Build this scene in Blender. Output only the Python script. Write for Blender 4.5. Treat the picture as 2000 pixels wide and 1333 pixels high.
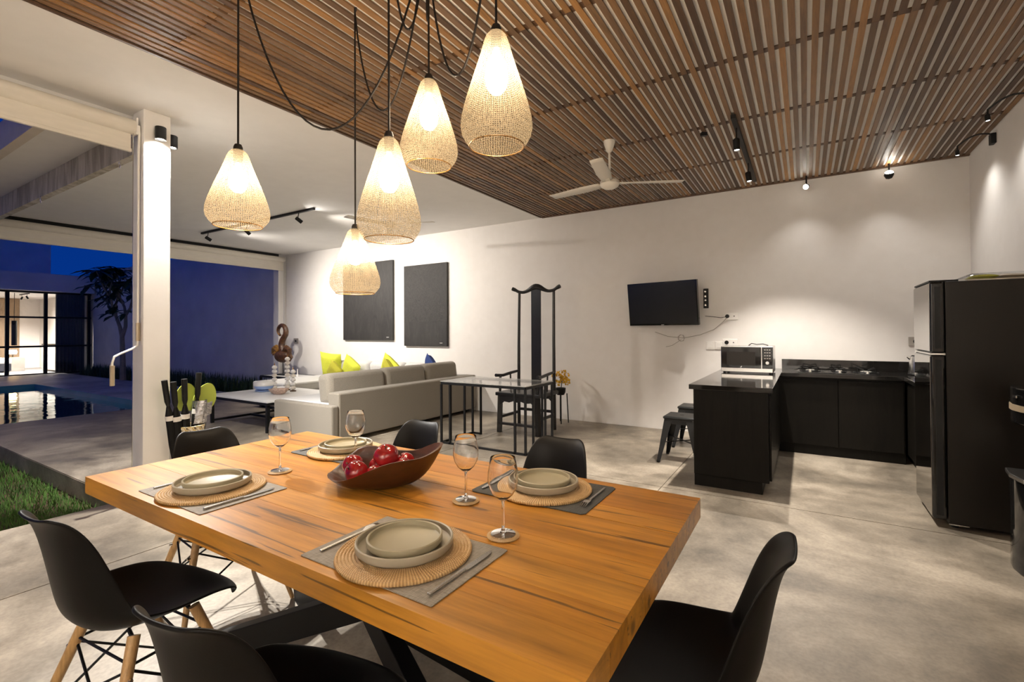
import bpy, math, random
from mathutils import Vector, Matrix, Euler
random.seed(7)
PI = math.pi
scn = bpy.context.scene
for o in list(bpy.data.objects): bpy.data.objects.remove(o, do_unlink=True)
COL = scn.collection

# ------------------------------------------------------------------ camera
CAMH = 1.32
FPX, YAW, PIT, ROL, PCY = 928.07, math.radians(31.683), math.radians(0.638), math.radians(-0.307), 637.0
cam_d = bpy.data.cameras.new('camera'); cam = bpy.data.objects.new('camera', cam_d); COL.objects.link(cam)
fw = Vector((-math.sin(YAW)*math.cos(PIT), math.cos(YAW)*math.cos(PIT), math.sin(PIT)))
r0 = Vector((math.cos(YAW), math.sin(YAW), 0)); u0 = r0.cross(fw)
rr = math.cos(ROL)*r0 + math.sin(ROL)*u0; uu = -math.sin(ROL)*r0 + math.cos(ROL)*u0
cam.matrix_world = Matrix(((rr.x, uu.x, -fw.x, 0), (rr.y, uu.y, -fw.y, 0), (rr.z, uu.z, -fw.z, CAMH), (0, 0, 0, 1)))
cam_d.sensor_fit = 'HORIZONTAL'; cam_d.sensor_width = 36.0; cam_d.lens = FPX/2000*36.0
cam_d.shift_y = -(666.5-PCY)/2000; cam_d.clip_start = 0.02; cam_d.clip_end = 200
scn.camera = cam

# ------------------------------------------------------------------ world, exposure
w = bpy.data.worlds.new('dusk_sky'); scn.world = w; w.use_nodes = True
nt = w.node_tree; nt.nodes.clear()
wo = nt.nodes.new('ShaderNodeOutputWorld'); bg = nt.nodes.new('ShaderNodeBackground')
tc = nt.nodes.new('ShaderNodeTexCoord'); sx = nt.nodes.new('ShaderNodeSeparateXYZ'); cr = nt.nodes.new('ShaderNodeValToRGB')
cr.color_ramp.elements[0].position = 0.0; cr.color_ramp.elements[0].color = (0.001, 0.034, 0.25, 1)
cr.color_ramp.elements[1].position = 0.6; cr.color_ramp.elements[1].color = (0.001, 0.018, 0.165, 1)
nt.links.new(tc.outputs['Generated'], sx.inputs[0]); nt.links.new(sx.outputs['Z'], cr.inputs[0])
nt.links.new(cr.outputs[0], bg.inputs[0]); bg.inputs[1].default_value = 0.72
nt.links.new(bg.outputs[0], wo.inputs[0])
scn.view_settings.view_transform = 'Standard'; scn.view_settings.look = 'None'
scn.view_settings.gamma = 1.0; scn.view_settings.use_curve_mapping = False
scn.view_settings.exposure = 0.45
LK = 3.0     # one dial for every lamp, the added fill track included
WARM = (1.0, 0.78, 0.54); NEUT = (1.0, 0.92, 0.83); COOL = (1.0, 0.96, 0.91)

# ------------------------------------------------------------------ helpers
class MB:
    def __init__(s): s.v = []; s.f = []; s.uv = None
    def box(s, x0, x1, y0, y1, z0, z1):
        b = len(s.v)
        s.v += [(x0,y0,z0),(x1,y0,z0),(x1,y1,z0),(x0,y1,z0),(x0,y0,z1),(x1,y0,z1),(x1,y1,z1),(x0,y1,z1)]
        s.f += [tuple(b+i for i in q) for q in ((0,3,2,1),(4,5,6,7),(0,1,5,4),(1,2,6,5),(2,3,7,6),(3,0,4,7))]
        return s
    def obox(s, c, size, rot=(0,0,0)):
        R = Euler(rot).to_matrix(); c = Vector(c); b = len(s.v); hx, hy, hz = [q/2 for q in size]
        for z in (-hz, hz):
            for x, y in ((-hx,-hy),(hx,-hy),(hx,hy),(-hx,hy)):
                s.v.append(tuple(c + R @ Vector((x,y,z))))
        s.f += [tuple(b+i for i in q) for q in ((0,3,2,1),(4,5,6,7),(0,1,5,4),(1,2,6,5),(2,3,7,6),(3,0,4,7))]
        return s
    def bar(s, p, q, w, h, up=(0,0,1)):
        p = Vector(p); q = Vector(q); d = (q-p).normalized(); side = d.cross(Vector(up))
        if side.length < 1e-4: side = d.cross(Vector((0,1,0)))
        side.normalize(); u = side.cross(d); b = len(s.v)
        for e in (p, q):
            for a, c in ((-1,-1),(1,-1),(1,1),(-1,1)): s.v.append(tuple(e + side*a*w/2 + u*c*h/2))
        s.f += [tuple(b+i for i in t) for t in ((0,1,2,3),(7,6,5,4),(0,4,5,1),(1,5,6,2),(2,6,7,3),(3,7,4,0))]
        return s
    def tube(s, path, r, n=8, closed=False, cap=True):
        P = [Vector(p) for p in path]; m = len(P); rs = r if isinstance(r, (list, tuple)) else [r]*m
        nrm = None; base = len(s.v)
        for i in range(m):
            if closed: d = P[(i+1) % m]-P[i-1]
            else: d = P[min(i+1, m-1)]-P[max(i-1, 0)]
            d.normalize()
            if nrm is None:
                a = Vector((0,0,1)) if abs(d.z) < .9 else Vector((1,0,0)); nrm = d.cross(a).normalized()
            else:
                nrm = nrm - d*nrm.dot(d)
                if nrm.length < 1e-6: nrm = d.orthogonal()
                nrm.normalize()
            bn = d.cross(nrm)
            for k in range(n):
                t = 2*PI*k/n; s.v.append(tuple(P[i] + (nrm*math.cos(t)+bn*math.sin(t))*rs[i]))
        for i in range(m if closed else m-1):
            j = (i+1) % m
            for k in range(n):
                k2 = (k+1) % n
                s.f.append((base+i*n+k, base+i*n+k2, base+j*n+k2, base+j*n+k))
        if cap and not closed:
            s.f.append(tuple(base+k for k in reversed(range(n)))); s.f.append(tuple(base+(m-1)*n+k for k in range(n)))
        return s
    def lathe(s, prof, n=24, c=(0,0,0), cap=True, close=False):
        b = len(s.v); m = len(prof)
        for r, z in prof:
            for k in range(n):
                t = 2*PI*k/n; s.v.append((c[0]+max(r,1e-5)*math.cos(t), c[1]+max(r,1e-5)*math.sin(t), c[2]+z))
        for i in range(m if close else m-1):
            j = (i+1) % m
            for k in range(n):
                k2 = (k+1) % n; s.f.append((b+i*n+k, b+i*n+k2, b+j*n+k2, b+j*n+k))
        if cap and not close:
            s.f.append(tuple(b+k for k in reversed(range(n)))); s.f.append(tuple(b+(m-1)*n+k for k in range(n)))
        return s
    def grid(s, P, closed_u=False):
        b = len(s.v); m = len(P); n = len(P[0])
        for row in P: s.v += [tuple(p) for p in row]
        for i in range(m-1):
            for k in range(n if closed_u else n-1):
                k2 = (k+1) % n; s.f.append((b+i*n+k, b+i*n+k2, b+(i+1)*n+k2, b+(i+1)*n+k))
        return s
    def prism(s, poly, z0, z1):
        b = len(s.v); n = len(poly)
        s.v += [(x,y,z0) for x,y in poly] + [(x,y,z1) for x,y in poly]
        s.f.append(tuple(b+i for i in reversed(range(n)))); s.f.append(tuple(b+n+i for i in range(n)))
        for i in range(n):
            j = (i+1) % n; s.f.append((b+i, b+j, b+n+j, b+n+i))
        return s
    def xf(s, M, start=0):
        for i in range(start, len(s.v)): s.v[i] = tuple(M @ Vector(s.v[i]))
        return s
    def mesh(s, name, mat, smooth=35):
        me = bpy.data.meshes.new(name); me.from_pydata(s.v, [], s.f); me.update()
        if mat: me.materials.append(mat)
        if smooth:
            me.polygons.foreach_set('use_smooth', [True]*len(me.polygons)); me.set_sharp_from_angle(angle=math.radians(smooth))
        return me
    def build(s, name, mat, parent=None, smooth=35, bevel=0, seg=2, sub=0, loc=None, rot=None, label=None):
        o = bpy.data.objects.new(name, s.mesh(name, mat, smooth)); COL.objects.link(o)
        if parent: o.parent = parent
        if loc is not None: o.location = loc
        if rot is not None: o.rotation_euler = rot
        if bevel:
            m = o.modifiers.new('bevel', 'BEVEL'); m.width = bevel; m.segments = seg; m.limit_method = 'ANGLE'; m.angle_limit = math.radians(40)
            if smooth: o.data.polygons.foreach_set('use_smooth', [True]*len(o.data.polygons))
        if sub:
            m = o.modifiers.new('subsurf', 'SUBSURF'); m.levels = sub; m.render_levels = sub
        if label: o['label'] = label
        return o
def inst(me, name, parent=None, loc=None, rot=None, scale=None):
    o = bpy.data.objects.new(name, me); COL.objects.link(o)
    if parent: o.parent = parent
    if loc is not None: o.location = loc
    if rot is not None: o.rotation_euler = rot
    if scale is not None: o.scale = scale
    return o
def tag(o, label, cat, group=None):
    o['label'] = label; o['category'] = cat
    if group: o['group'] = group
    return o
def thing(name, label, cat, loc=(0,0,0), rz=0, group=None):
    o = bpy.data.objects.new(name, None); COL.objects.link(o); o.empty_display_size = .05
    o.location = loc; o.rotation_euler = (0,0,rz); return tag(o, label, cat, group)
def struct(o, label=None):
    o['kind'] = 'structure'
    if label: o['label'] = label
    return o
def copy_tree(o, parent=None):
    c = o.copy(); COL.objects.link(c); c.parent = parent
    for ch in list(o.children): copy_tree(ch, c)
    return c
def dup(o, loc, rz, label):
    c = copy_tree(o); c.location = loc; c.rotation_euler = (0,0,rz); c['label'] = label; return c
def light(kind, name, loc, energy, color, parent=None, size=.03, target=None, angle=60, blend=.5):
    d = bpy.data.lights.new(name, kind); d.energy = energy*LK; d.color = color; d.shadow_soft_size = size
    o = bpy.data.objects.new(name, d); COL.objects.link(o); o.location = loc
    if kind == 'SPOT':
        d.spot_size = math.radians(angle); d.spot_blend = blend
        o.rotation_euler = (Vector(target)-Vector(loc)).to_track_quat('-Z', 'Y').to_euler()
    if parent: o.parent = parent
    return o

# ------------------------------------------------------------------ materials
def newmat(name):
    m = bpy.data.materials.new(name); m.use_nodes = True; n = m.node_tree
    return m, n, n.nodes['Principled BSDF']
def N(n, t, **k):
    x = n.nodes.new(t)
    for a, v in k.items(): setattr(x, a, v)
    return x
def coords(n, scale=(1,1,1), rnd=False):
    t = N(n, 'ShaderNodeTexCoord'); mp = N(n, 'ShaderNodeMapping'); mp.inputs['Scale'].default_value = scale
    n.links.new(t.outputs['Object'], mp.inputs['Vector'])
    if rnd:
        oi = N(n, 'ShaderNodeObjectInfo'); mu = N(n, 'ShaderNodeMath', operation='MULTIPLY'); mu.inputs[1].default_value = 37.0
        n.links.new(oi.outputs['Random'], mu.inputs[0]); n.links.new(mu.outputs[0], mp.inputs['Location'])
    return mp.outputs[0]
def ramp(n, fac, stops):
    c = N(n, 'ShaderNodeValToRGB'); e = c.color_ramp.elements
    while len(e) < len(stops): e.new(.5)
    for i, (p, col) in enumerate(stops): e[i].position = p; e[i].color = (*col, 1)
    n.links.new(fac, c.inputs[0]); return c.outputs[0]
def noise(n, vec, scale, detail=4, rough=.55, dist=0):
    t = N(n, 'ShaderNodeTexNoise'); t.inputs['Scale'].default_value = scale; t.inputs['Detail'].default_value = detail
    t.inputs['Roughness'].default_value = rough; t.inputs['Distortion'].default_value = dist
    n.links.new(vec, t.inputs['Vector']); return t.outputs['Fac']
def bump(n, b, h, strength, dist=.01):
    x = N(n, 'ShaderNodeBump'); x.inputs['Strength'].default_value = strength; x.inputs['Distance'].default_value = dist
    n.links.new(h, x.inputs['Height']); n.links.new(x.outputs[0], b.inputs['Normal'])
def mixc(n, fac, a, bcol, mode='MIX'):
    x = N(n, 'ShaderNodeMix', data_type='RGBA', blend_type=mode)
    if isinstance(fac, float): x.inputs[0].default_value = fac
    else: n.links.new(fac, x.inputs[0])
    for i, q in ((6, a), (7, bcol)):
        if isinstance(q, tuple): x.inputs[i].default_value = (*q, 1)
        else: n.links.new(q, x.inputs[i])
    return x.outputs[2]
def pm(name, col, rough=.5, metal=0, var=.0, scale=(1,1,1), ns=6, bs=0, bscale=40, coat=0, spec=.5, rnd=False, sheen=0):
    m, n, b = newmat(name); b.inputs['Roughness'].default_value = rough; b.inputs['Metallic'].default_value = metal
    b.inputs['Coat Weight'].default_value = coat; b.inputs['Specular IOR Level'].default_value = spec; b.inputs['Sheen Weight'].default_value = sheen
    v = coords(n, scale, rnd)
    lo = tuple(c*(1-var) for c in col); hi = tuple(min(1, c*(1+var)) for c in col)
    n.links.new(ramp(n, noise(n, v, ns), [(.3, lo), (.7, hi)]), b.inputs['Base Color'])
    if bs: bump(n, b, noise(n, v, bscale, 6), bs)
    return m
def emis(name, col, s):
    m, n, b = newmat(name); b.inputs['Base Color'].default_value = (*col, 1)
    b.inputs['Emission Color'].default_value = (*col, 1); b.inputs['Emission Strength'].default_value = s; return m
def thin_glass(name, tint=(1,1,1), refl=.9, rough=.0, base=.045, pw_=4.0):
    m = bpy.data.materials.new(name); m.use_nodes = True; n = m.node_tree; n.nodes.clear()
    out = N(n, 'ShaderNodeOutputMaterial'); mx = N(n, 'ShaderNodeMixShader'); tr = N(n, 'ShaderNodeBsdfTransparent'); gl = N(n, 'ShaderNodeBsdfGlossy')
    lw = N(n, 'ShaderNodeLayerWeight'); lw.inputs[0].default_value = .5; pw = N(n, 'ShaderNodeMath', operation='POWER'); pw.inputs[1].default_value = pw_
    fr = N(n, 'ShaderNodeMath', operation='MULTIPLY_ADD'); fr.inputs[1].default_value = .9; fr.inputs[2].default_value = base
    n.links.new(lw.outputs['Facing'], pw.inputs[0]); n.links.new(pw.outputs[0], fr.inputs[0])
    tr.inputs[0].default_value = (*tint, 1); gl.inputs['Roughness'].default_value = rough; gl.inputs[0].default_value = (refl, refl, refl, 1)
    n.links.new(fr.outputs[0], mx.inputs[0]); n.links.new(tr.outputs[0], mx.inputs[1]); n.links.new(gl.outputs[0], mx.inputs[2]); n.links.new(mx.outputs[0], out.inputs[0])
    return m
def concrete(name, dark, mid, light_, sc, rough=(.35,.6), stretch=(1,1,1)):
    m, n, b = newmat(name); v = coords(n, stretch)
    a = noise(n, v, .9*sc, 8, .62, .6); c = noise(n, v, 5*sc, 8, .65); d = noise(n, v, 60*sc, 3)
    base = ramp(n, a, [(.40, dark), (.5, mid), (.60, light_)])
    base = mixc(n, .36, base, ramp(n, c, [(.3, dark), (.72, light_)]))
    base = mixc(n, .16, base, ramp(n, d, [(.35, (.25,.23,.2)), (.6, (.8,.78,.74))]), 'OVERLAY')
    n.links.new(base, b.inputs['Base Color'])
    rmp = N(n, 'ShaderNodeMapRange'); rmp.inputs[3].default_value = rough[0]; rmp.inputs[4].default_value = rough[1]
    n.links.new(a, rmp.inputs[0]); n.links.new(rmp.outputs[0], b.inputs['Roughness'])
    bump(n, b, c, .06); return m
def wood(name, tones, axis=0, grain=14, rough=.45, rnd=1.0, dark=.35, knots=False, spec=.5):
    """tones: list of colours picked per object; the grain runs along axis"""
    m, n, b = newmat(name); sc = [1.0, 1.0, 1.0]; sc[axis] = .07
    v = coords(n, tuple(sc), True); oi = N(n, 'ShaderNodeObjectInfo')
    k = len(tones); base = ramp(n, oi.outputs['Random'], [(i/(k-1) if k > 1 else 0, t) for i, t in enumerate(tones)])
    g = noise(n, v, grain, 8, .65, .8); g2 = noise(n, v, grain*7, 4, .6)
    col = mixc(n, dark, base, ramp(n, g, [(.30, (.20,.20,.20)), (.52, (1,1,1)), (.75, (1.0,.95,.85))]), 'MULTIPLY')
    col = mixc(n, .38, col, ramp(n, g2, [(.35, (.35,.33,.3)), (.6, (1,1,1))]), 'MULTIPLY')
    if knots:
        sc2 = [1.0,1.0,1.0]; sc2[axis] = .35
        v2 = coords(n, tuple(sc2), True); vo = N(n, 'ShaderNodeTexVoronoi'); vo.inputs['Scale'].default_value = 5.0
        n.links.new(v2, vo.inputs['Vector'])
        col = mixc(n, ramp(n, vo.outputs['Distance'], [(.05, (.75,.75,.75)), (.10, (0,0,0))]), col, (.10,.05,.02))
        v3 = coords(n, tuple(.045 if i == axis else 1.0 for i in range(3)), True)
        cn = noise(n, v3, 38, 3, .5, .3)
        col = mixc(n, ramp(n, cn, [(.635, (0,0,0)), (.66, (.8,.8,.8))]), col, (.09,.045,.015))
    n.links.new(col, b.inputs['Base Color']); b.inputs['Roughness'].default_value = rough; b.inputs['Specular IOR Level'].default_value = spec
    bump(n, b, g, .08); return m

M = {}
def plaster(name, col):
    m, n, b = newmat(name); v = coords(n)
    a = noise(n, v, .8, 6, .6, .4); c = noise(n, v, 9, 5)
    base = ramp(n, a, [(.3, tuple(q*.93 for q in col)), (.7, col)])
    n.links.new(mixc(n, .12, base, ramp(n, c, [(.3, (.7,.66,.6)), (.7, (.9,.88,.85))])), b.inputs['Base Color'])
    b.inputs['Roughness'].default_value = .8; bump(n, b, noise(n, v, 5, 6), .10, .02); return m
M['plaster'] = plaster('wall_plaster', (.83,.80,.76))
M['ceil'] = pm('ceiling_paint', (.82,.80,.77), .85, var=.02, bs=.02)
M['backing'] = pm('ceiling_backing_paint', (.93,.91,.87), .85, var=.02)
M['colpaint'] = pm('column_paint', (.84,.82,.79), .7, var=.03, ns=3, bs=.04)
M['floor'] = concrete('polished_concrete', (.085,.071,.053), (.215,.18,.135), (.43,.372,.295), .9, (.30,.55))
M['terrace'] = concrete('terrace_concrete', (.20,.195,.19), (.36,.35,.345), (.58,.565,.55), 1.0, (.35,.6))
M['beam'] = concrete('stained_concrete', (.26,.23,.18), (.46,.42,.35), (.64,.60,.53), 1.5, (.7,.9), (5,5,.6))
M['gwall'] = pm('garden_wall_render', (.66,.64,.62), .85, var=.10, ns=1.2, bs=.15, bscale=8)
M['slat'] = wood('ceiling_slat_wood', [(.080,.043,.022),(.165,.085,.034),(.27,.14,.050),(.165,.102,.062),(.38,.19,.058),(.13,.075,.038),(.23,.128,.056)], 1, 16, .5, dark=.5)
M['batten'] = wood('batten_wood', [(.10,.055,.03),(.13,.07,.035)], 0, 12, .5)
M['teak'] = wood('teak_plank', [(.50,.215,.026),(.59,.27,.038),(.44,.182,.022),(.54,.242,.032),(.64,.31,.055)], 0, 7, .33, dark=.6, knots=True)
M['legwood'] = wood('beech_leg', [(.52,.31,.12),(.56,.34,.14)], 2, 20, .4, dark=.2)
M['plastic'] = pm('black_plastic_shell', (.0045,.004,.0035), .45, var=.1, bs=.02, bscale=200, spec=.2)
M['black'] = pm('black_metal', (.008,.008,.008), .45, .1, var=.15, spec=.3)
M['steelblk'] = pm('black_powder_coat', (.006,.006,.006), .5, .0, var=.1, spec=.25)
M['cable'] = pm('black_cable', (.008,.006,.005), .6, spec=.2)
M['steel'] = pm('brushed_steel', (.62,.61,.59), .24, 1, var=.08, scale=(1,1,12), ns=10)
M['chrome'] = pm('chrome', (.75,.74,.72), .12, 1)
M['whitepl'] = pm('white_plastic', (.80,.78,.74), .35)
M['fanwhite'] = pm('fan_white_enamel', (.72,.68,.60), .35)
M['cream'] = pm('cream_blind_canvas', (.72,.68,.60), .75, var=.04, scale=(1,1,6), bs=.05, bscale=30)
M['creamtrim'] = pm('cream_trim', (.62,.55,.45), .6, var=.06)
M['fabric'] = pm('grey_linen', (.22,.195,.155), .95, var=.22, scale=(1,1,1), ns=160, bs=.25, bscale=220, sheen=.2)
M['fabriclt'] = pm('pale_grey_linen', (.56,.55,.54), .95, var=.12, ns=120, bs=.2, bscale=200, sheen=.2)
M['lime'] = pm('lime_fabric', (.62,.66,.055), .9, var=.12, ns=90, bs=.2, bscale=150)
M['olive'] = pm('olive_fabric', (.40,.38,.03), .9, var=.12, ns=90, bs=.2, bscale=150)
M['navy'] = pm('navy_fabric', (.015,.04,.16), .9, var=.12, ns=90)
M['canvasblk'] = None
def painting(name, seed):
    m, n, b = newmat(name); v = coords(n, (1.3,1,.8 if seed else .35)); a = noise(n, v, 14 if seed else 9, 8, .7, 1.2)
    n.links.new(ramp(n, a, [(.3, (.012,.011,.010)), (.7, (.034,.031,.028))]), b.inputs['Base Color']); b.inputs['Roughness'].default_value = .62
    bump(n, b, a, .55 if seed else .2, .02); return m
M['paintA'] = painting('black_painting_smooth', 0); M['paintB'] = painting('black_painting_impasto', 1)
M['granite'] = pm('black_granite', (.012,.011,.010), .07, var=.4, ns=140, spec=.6)
M['cab'] = wood('black_oak_veneer', [(.007,.006,.0045),(.009,.0078,.006)], 2, 22, .42, dark=.6, spec=.12)
M['fridge'] = pm('fridge_side_black', (.014,.0115,.009), .32, .1, var=.1, scale=(1,1,40), ns=20, bs=.02, spec=.25)
M['mirrorblk'] = pm('fridge_mirror_glass', (.30,.29,.275), .04, 1)
M['glossblk'] = pm('gloss_black', (.006,.006,.006), .08, coat=.3)
M['tan'] = pm('tan_strip', (.42,.34,.23), .35, .3)
M['screen'] = pm('tv_screen', (.010,.010,.010), .25, spec=.5)
M['plate'] = pm('sage_stoneware', (.34,.305,.205), .5, var=.03)
M['plateu'] = pm('grey_stoneware', (.36,.325,.245), .45, var=.04)
M['matlt'] = None
def weave(name, c1, c2, sc):
    m, n, b = newmat(name); v = coords(n); w1 = N(n, 'ShaderNodeTexWave', wave_type='BANDS', bands_direction='X'); w2 = N(n, 'ShaderNodeTexWave', wave_type='BANDS', bands_direction='Y')
    for q in (w1, w2):
        q.inputs['Scale'].default_value = sc; q.inputs['Distortion'].default_value = .6; q.inputs['Detail'].default_value = 2; n.links.new(v, q.inputs['Vector'])
    nn = noise(n, coords(n, (1,14,1)), 30, 3); n2 = noise(n, coords(n, (14,1,1)), 30, 3)
    f = mixc(n, .5, w1.outputs['Color'], w2.outputs['Color'])
    f = mixc(n, .6, f, mixc(n, .5, ramp(n, nn, [(.4,(0,0,0)),(.6,(1,1,1))]), ramp(n, n2, [(.4,(0,0,0)),(.6,(1,1,1))])))
    n.links.new(mixc(n, f, c1, c2), b.inputs['Base Color']); b.inputs['Roughness'].default_value = .7; bump(n, b, f, .2, .002); return m
M['matlt'] = weave('woven_vinyl_taupe', (.13,.115,.095), (.36,.325,.275), 90)
M['matdk'] = weave('woven_vinyl_charcoal', (.03,.03,.03), (.10,.10,.095), 90)
def rattan(name):
    m, n, b = newmat(name); t = N(n, 'ShaderNodeTexCoord'); s = N(n, 'ShaderNodeSeparateXYZ'); n.links.new(t.outputs['Object'], s.inputs[0])
    at = N(n, 'ShaderNodeMath', operation='ARCTAN2'); n.links.new(s.outputs[1], at.inputs[0]); n.links.new(s.outputs[0], at.inputs[1])
    mu = N(n, 'ShaderNodeMath', operation='MULTIPLY'); mu.inputs[1].default_value = 140; n.links.new(at.outputs[0], mu.inputs[0])
    si = N(n, 'ShaderNodeMath', operation='SINE'); n.links.new(mu.outputs[0], si.inputs[0])
    col = ramp(n, si.outputs[0], [(.10, (.34,.19,.07)), (.5, (.62,.42,.19))])
    col = mixc(n, .3, col, ramp(n, noise(n, t.outputs['Object'], 60), [(.35, (.5,.32,.13)), (.65, (.72,.52,.27))]))
    n.links.new(col, b.inputs['Base Color']); b.inputs['Roughness'].default_value = .5; bump(n, b, si.outputs[0], .4, .002); return m
M['rattan'] = rattan('woven_rattan')
M['bowl'] = wood('dark_carved_wood', [(.070,.022,.007),(.08,.026,.008)], 0, 8, .42, dark=.6)
M['fruit'] = pm('red_lacquered_fruit', (.26,.008,.009), .12, var=.5, ns=9, coat=.6)
M['stemb'] = pm('brown_stem', (.08,.04,.02), .7)
gm, gn, gb_ = newmat('clear_glass'); gb_.inputs['Transmission Weight'].default_value = 1.0; gb_.inputs['IOR'].default_value = 1.45; gb_.inputs['Roughness'].default_value = .0; gb_.inputs['Base Color'].default_value = (.99,.99,.985,1)
M['glass'] = gm
M['pane'] = thin_glass('window_glass', (.96,.97,.98), .8)
M['frost'] = None
def frosted():
    m, n, b = newmat('pale_glass_top'); b.inputs['Base Color'].default_value = (.62,.62,.58,1); b.inputs['Roughness'].default_value = .05
    b.inputs['Alpha'].default_value = .42; b.inputs['Coat Weight'].default_value = 1; return m
M['frost'] = frosted()
M['ebony'] = wood('ebonised_wood', [(.008,.007,.007),(.012,.010,.009)], 2, 18, .35, dark=.3)
M['stool'] = pm('gunmetal_stool', (.022,.023,.023), .4, .5, var=.1)
M['marble'] = pm('white_table_top', (.74,.73,.71), .3, var=.04)
M['shell'] = pm('white_shell', (.72,.66,.58), .5, var=.12, ns=30)
M['shellp'] = pm('pink_shell', (.48,.34,.27), .5, var=.25, ns=40)
M['bluecer'] = pm('pale_blue_ceramic', (.26,.38,.66), .3, var=.1)
M['whitecer'] = pm('white_ceramic', (.78,.76,.73), .3)
M['carved'] = pm('carved_dark_wood', (.075,.032,.012), .4, var=.6, ns=25, bs=.5, bscale=60)
M['gold'] = pm('gilded_wood', (.34,.17,.035), .4, .3, var=.4, ns=25)
M['yellowfl'] = pm('yellow_flower', (.72,.42,.03), .7, var=.3, ns=30)
M['leaf'] = pm('leaf_green', (.020,.045,.014), .5, var=.4, ns=5, rnd=True)
M['bark'] = pm('pale_bark', (.20,.18,.16), .8, var=.2, bs=.3)
M['limeleaf'] = pm('lime_green_paddle', (.42,.50,.08), .55, var=.06)
M['foil'] = pm('crinkled_foil', (.5,.5,.52), .2, .9, var=.3, ns=25, bs=1.0, bscale=30)
M['basket'] = None
def lattice():
    m, n, b = newmat('patterned_ceramic'); t = N(n, 'ShaderNodeTexCoord'); s = N(n, 'ShaderNodeSeparateXYZ'); n.links.new(t.outputs['Object'], s.inputs[0])
    at = N(n, 'ShaderNodeMath', operation='ARCTAN2'); n.links.new(s.outputs[1], at.inputs[0]); n.links.new(s.outputs[0], at.inputs[1])
    cx = N(n, 'ShaderNodeCombineXYZ'); mz = N(n, 'ShaderNodeMath', operation='MULTIPLY'); mz.inputs[1].default_value = 9.0
    n.links.new(s.outputs[2], mz.inputs[0]); n.links.new(at.outputs[0], cx.inputs[0]); n.links.new(mz.outputs[0], cx.inputs[1])
    vo = N(n, 'ShaderNodeTexVoronoi', feature='DISTANCE_TO_EDGE'); vo.inputs['Scale'].default_value = 3.2; vo.inputs['Randomness'].default_value = .0; n.links.new(cx.outputs[0], vo.inputs['Vector'])
    ck = N(n, 'ShaderNodeTexMagic'); ck.inputs['Scale'].default_value = 2.6; ck.turbulence_depth = 2; n.links.new(cx.outputs[0], ck.inputs['Vector'])
    col = ramp(n, ck.outputs['Fac'], [(.30, (.10,.06,.02)), (.38, (.72,.66,.52)), (.62, (.74,.68,.55)), (.70, (.50,.36,.12))])
    col = mixc(n, ramp(n, vo.outputs['Distance'], [(.03,(1,1,1)),(.06,(0,0,0))]), col, (.55,.42,.18))
    n.links.new(col, b.inputs['Base Color']); b.inputs['Roughness'].default_value = .35; return m
M['basket'] = lattice()
def mesh_shade():
    m = bpy.data.materials.new('woven_wire_mesh'); m.use_nodes = True; n = m.node_tree; n.nodes.clear()
    out = N(n, 'ShaderNodeOutputMaterial'); mx = N(n, 'ShaderNodeMixShader'); tr = N(n, 'ShaderNodeBsdfTransparent')
    df = N(n, 'ShaderNodeBsdfDiffuse'); tl = N(n, 'ShaderNodeBsdfTranslucent'); ad = N(n, 'ShaderNodeMixShader'); ad.inputs[0].default_value = .62
    df.inputs[0].default_value = (.25,.205,.14,1); tl.inputs[0].default_value = (.115,.098,.072,1)
    n.links.new(df.outputs[0], ad.inputs[1]); n.links.new(tl.outputs[0], ad.inputs[2])
    t = N(n, 'ShaderNodeTexCoord'); s = N(n, 'ShaderNodeSeparateXYZ'); n.links.new(t.outputs['Object'], s.inputs[0])
    at = N(n, 'ShaderNodeMath', operation='ARCTAN2'); n.links.new(s.outputs[1], at.inputs[0]); n.links.new(s.outputs[0], at.inputs[1])
    def wv(src, k):
        a = N(n, 'ShaderNodeMath', operation='MULTIPLY'); a.inputs[1].default_value = k; n.links.new(src, a.inputs[0])
        nz = noise(n, t.outputs['Object'], 55, 2); sc = N(n, 'ShaderNodeMath', operation='MULTIPLY_ADD'); sc.inputs[1].default_value = 5.0
        n.links.new(nz, sc.inputs[0]); n.links.new(a.outputs[0], sc.inputs[2])
        q = N(n, 'ShaderNodeMath', operation='SINE'); n.links.new(sc.outputs[0], q.inputs[0]); return q.outputs[0]
    mxm = N(n, 'ShaderNodeMath', operation='MAXIMUM'); n.links.new(wv(at.outputs[0], 84), mxm.inputs[0]); n.links.new(wv(s.outputs[2], 900), mxm.inputs[1])
    mr = N(n, 'ShaderNodeMapRange'); mr.inputs[1].default_value = .05; mr.inputs[2].default_value = .75; mr.inputs[3].default_value = .05; mr.inputs[4].default_value = .80
    n.links.new(mxm.outputs[0], mr.inputs[0]); n.links.new(mr.outputs[0], mx.inputs[0])
    n.links.new(tr.outputs[0], mx.inputs[1]); n.links.new(ad.outputs[0], mx.inputs[2]); n.links.new(mx.outputs[0], out.inputs[0]); return m
M['shade'] = mesh_shade()
def bulb_mat():
    m = bpy.data.materials.new('glowing_bulb'); m.use_nodes = True; n = m.node_tree; n.nodes.clear()
    out = N(n, 'ShaderNodeOutputMaterial'); mx = N(n, 'ShaderNodeMixShader'); tr = N(n, 'ShaderNodeBsdfTransparent'); em = N(n, 'ShaderNodeEmission')
    mx.inputs[0].default_value = .35; em.inputs[0].default_value = (1.0,.86,.64,1); em.inputs[1].default_value = 34
    n.links.new(tr.outputs[0], mx.inputs[1]); n.links.new(em.outputs[0], mx.inputs[2]); n.links.new(mx.outputs[0], out.inputs[0]); return m
M['bulb'] = bulb_mat()
M['lens'] = emis('glowing_lens', (1.0,.93,.82), 40)
M['bedlamp'] = emis('bedside_glow', (1.0,.62,.26), 30)
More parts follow.
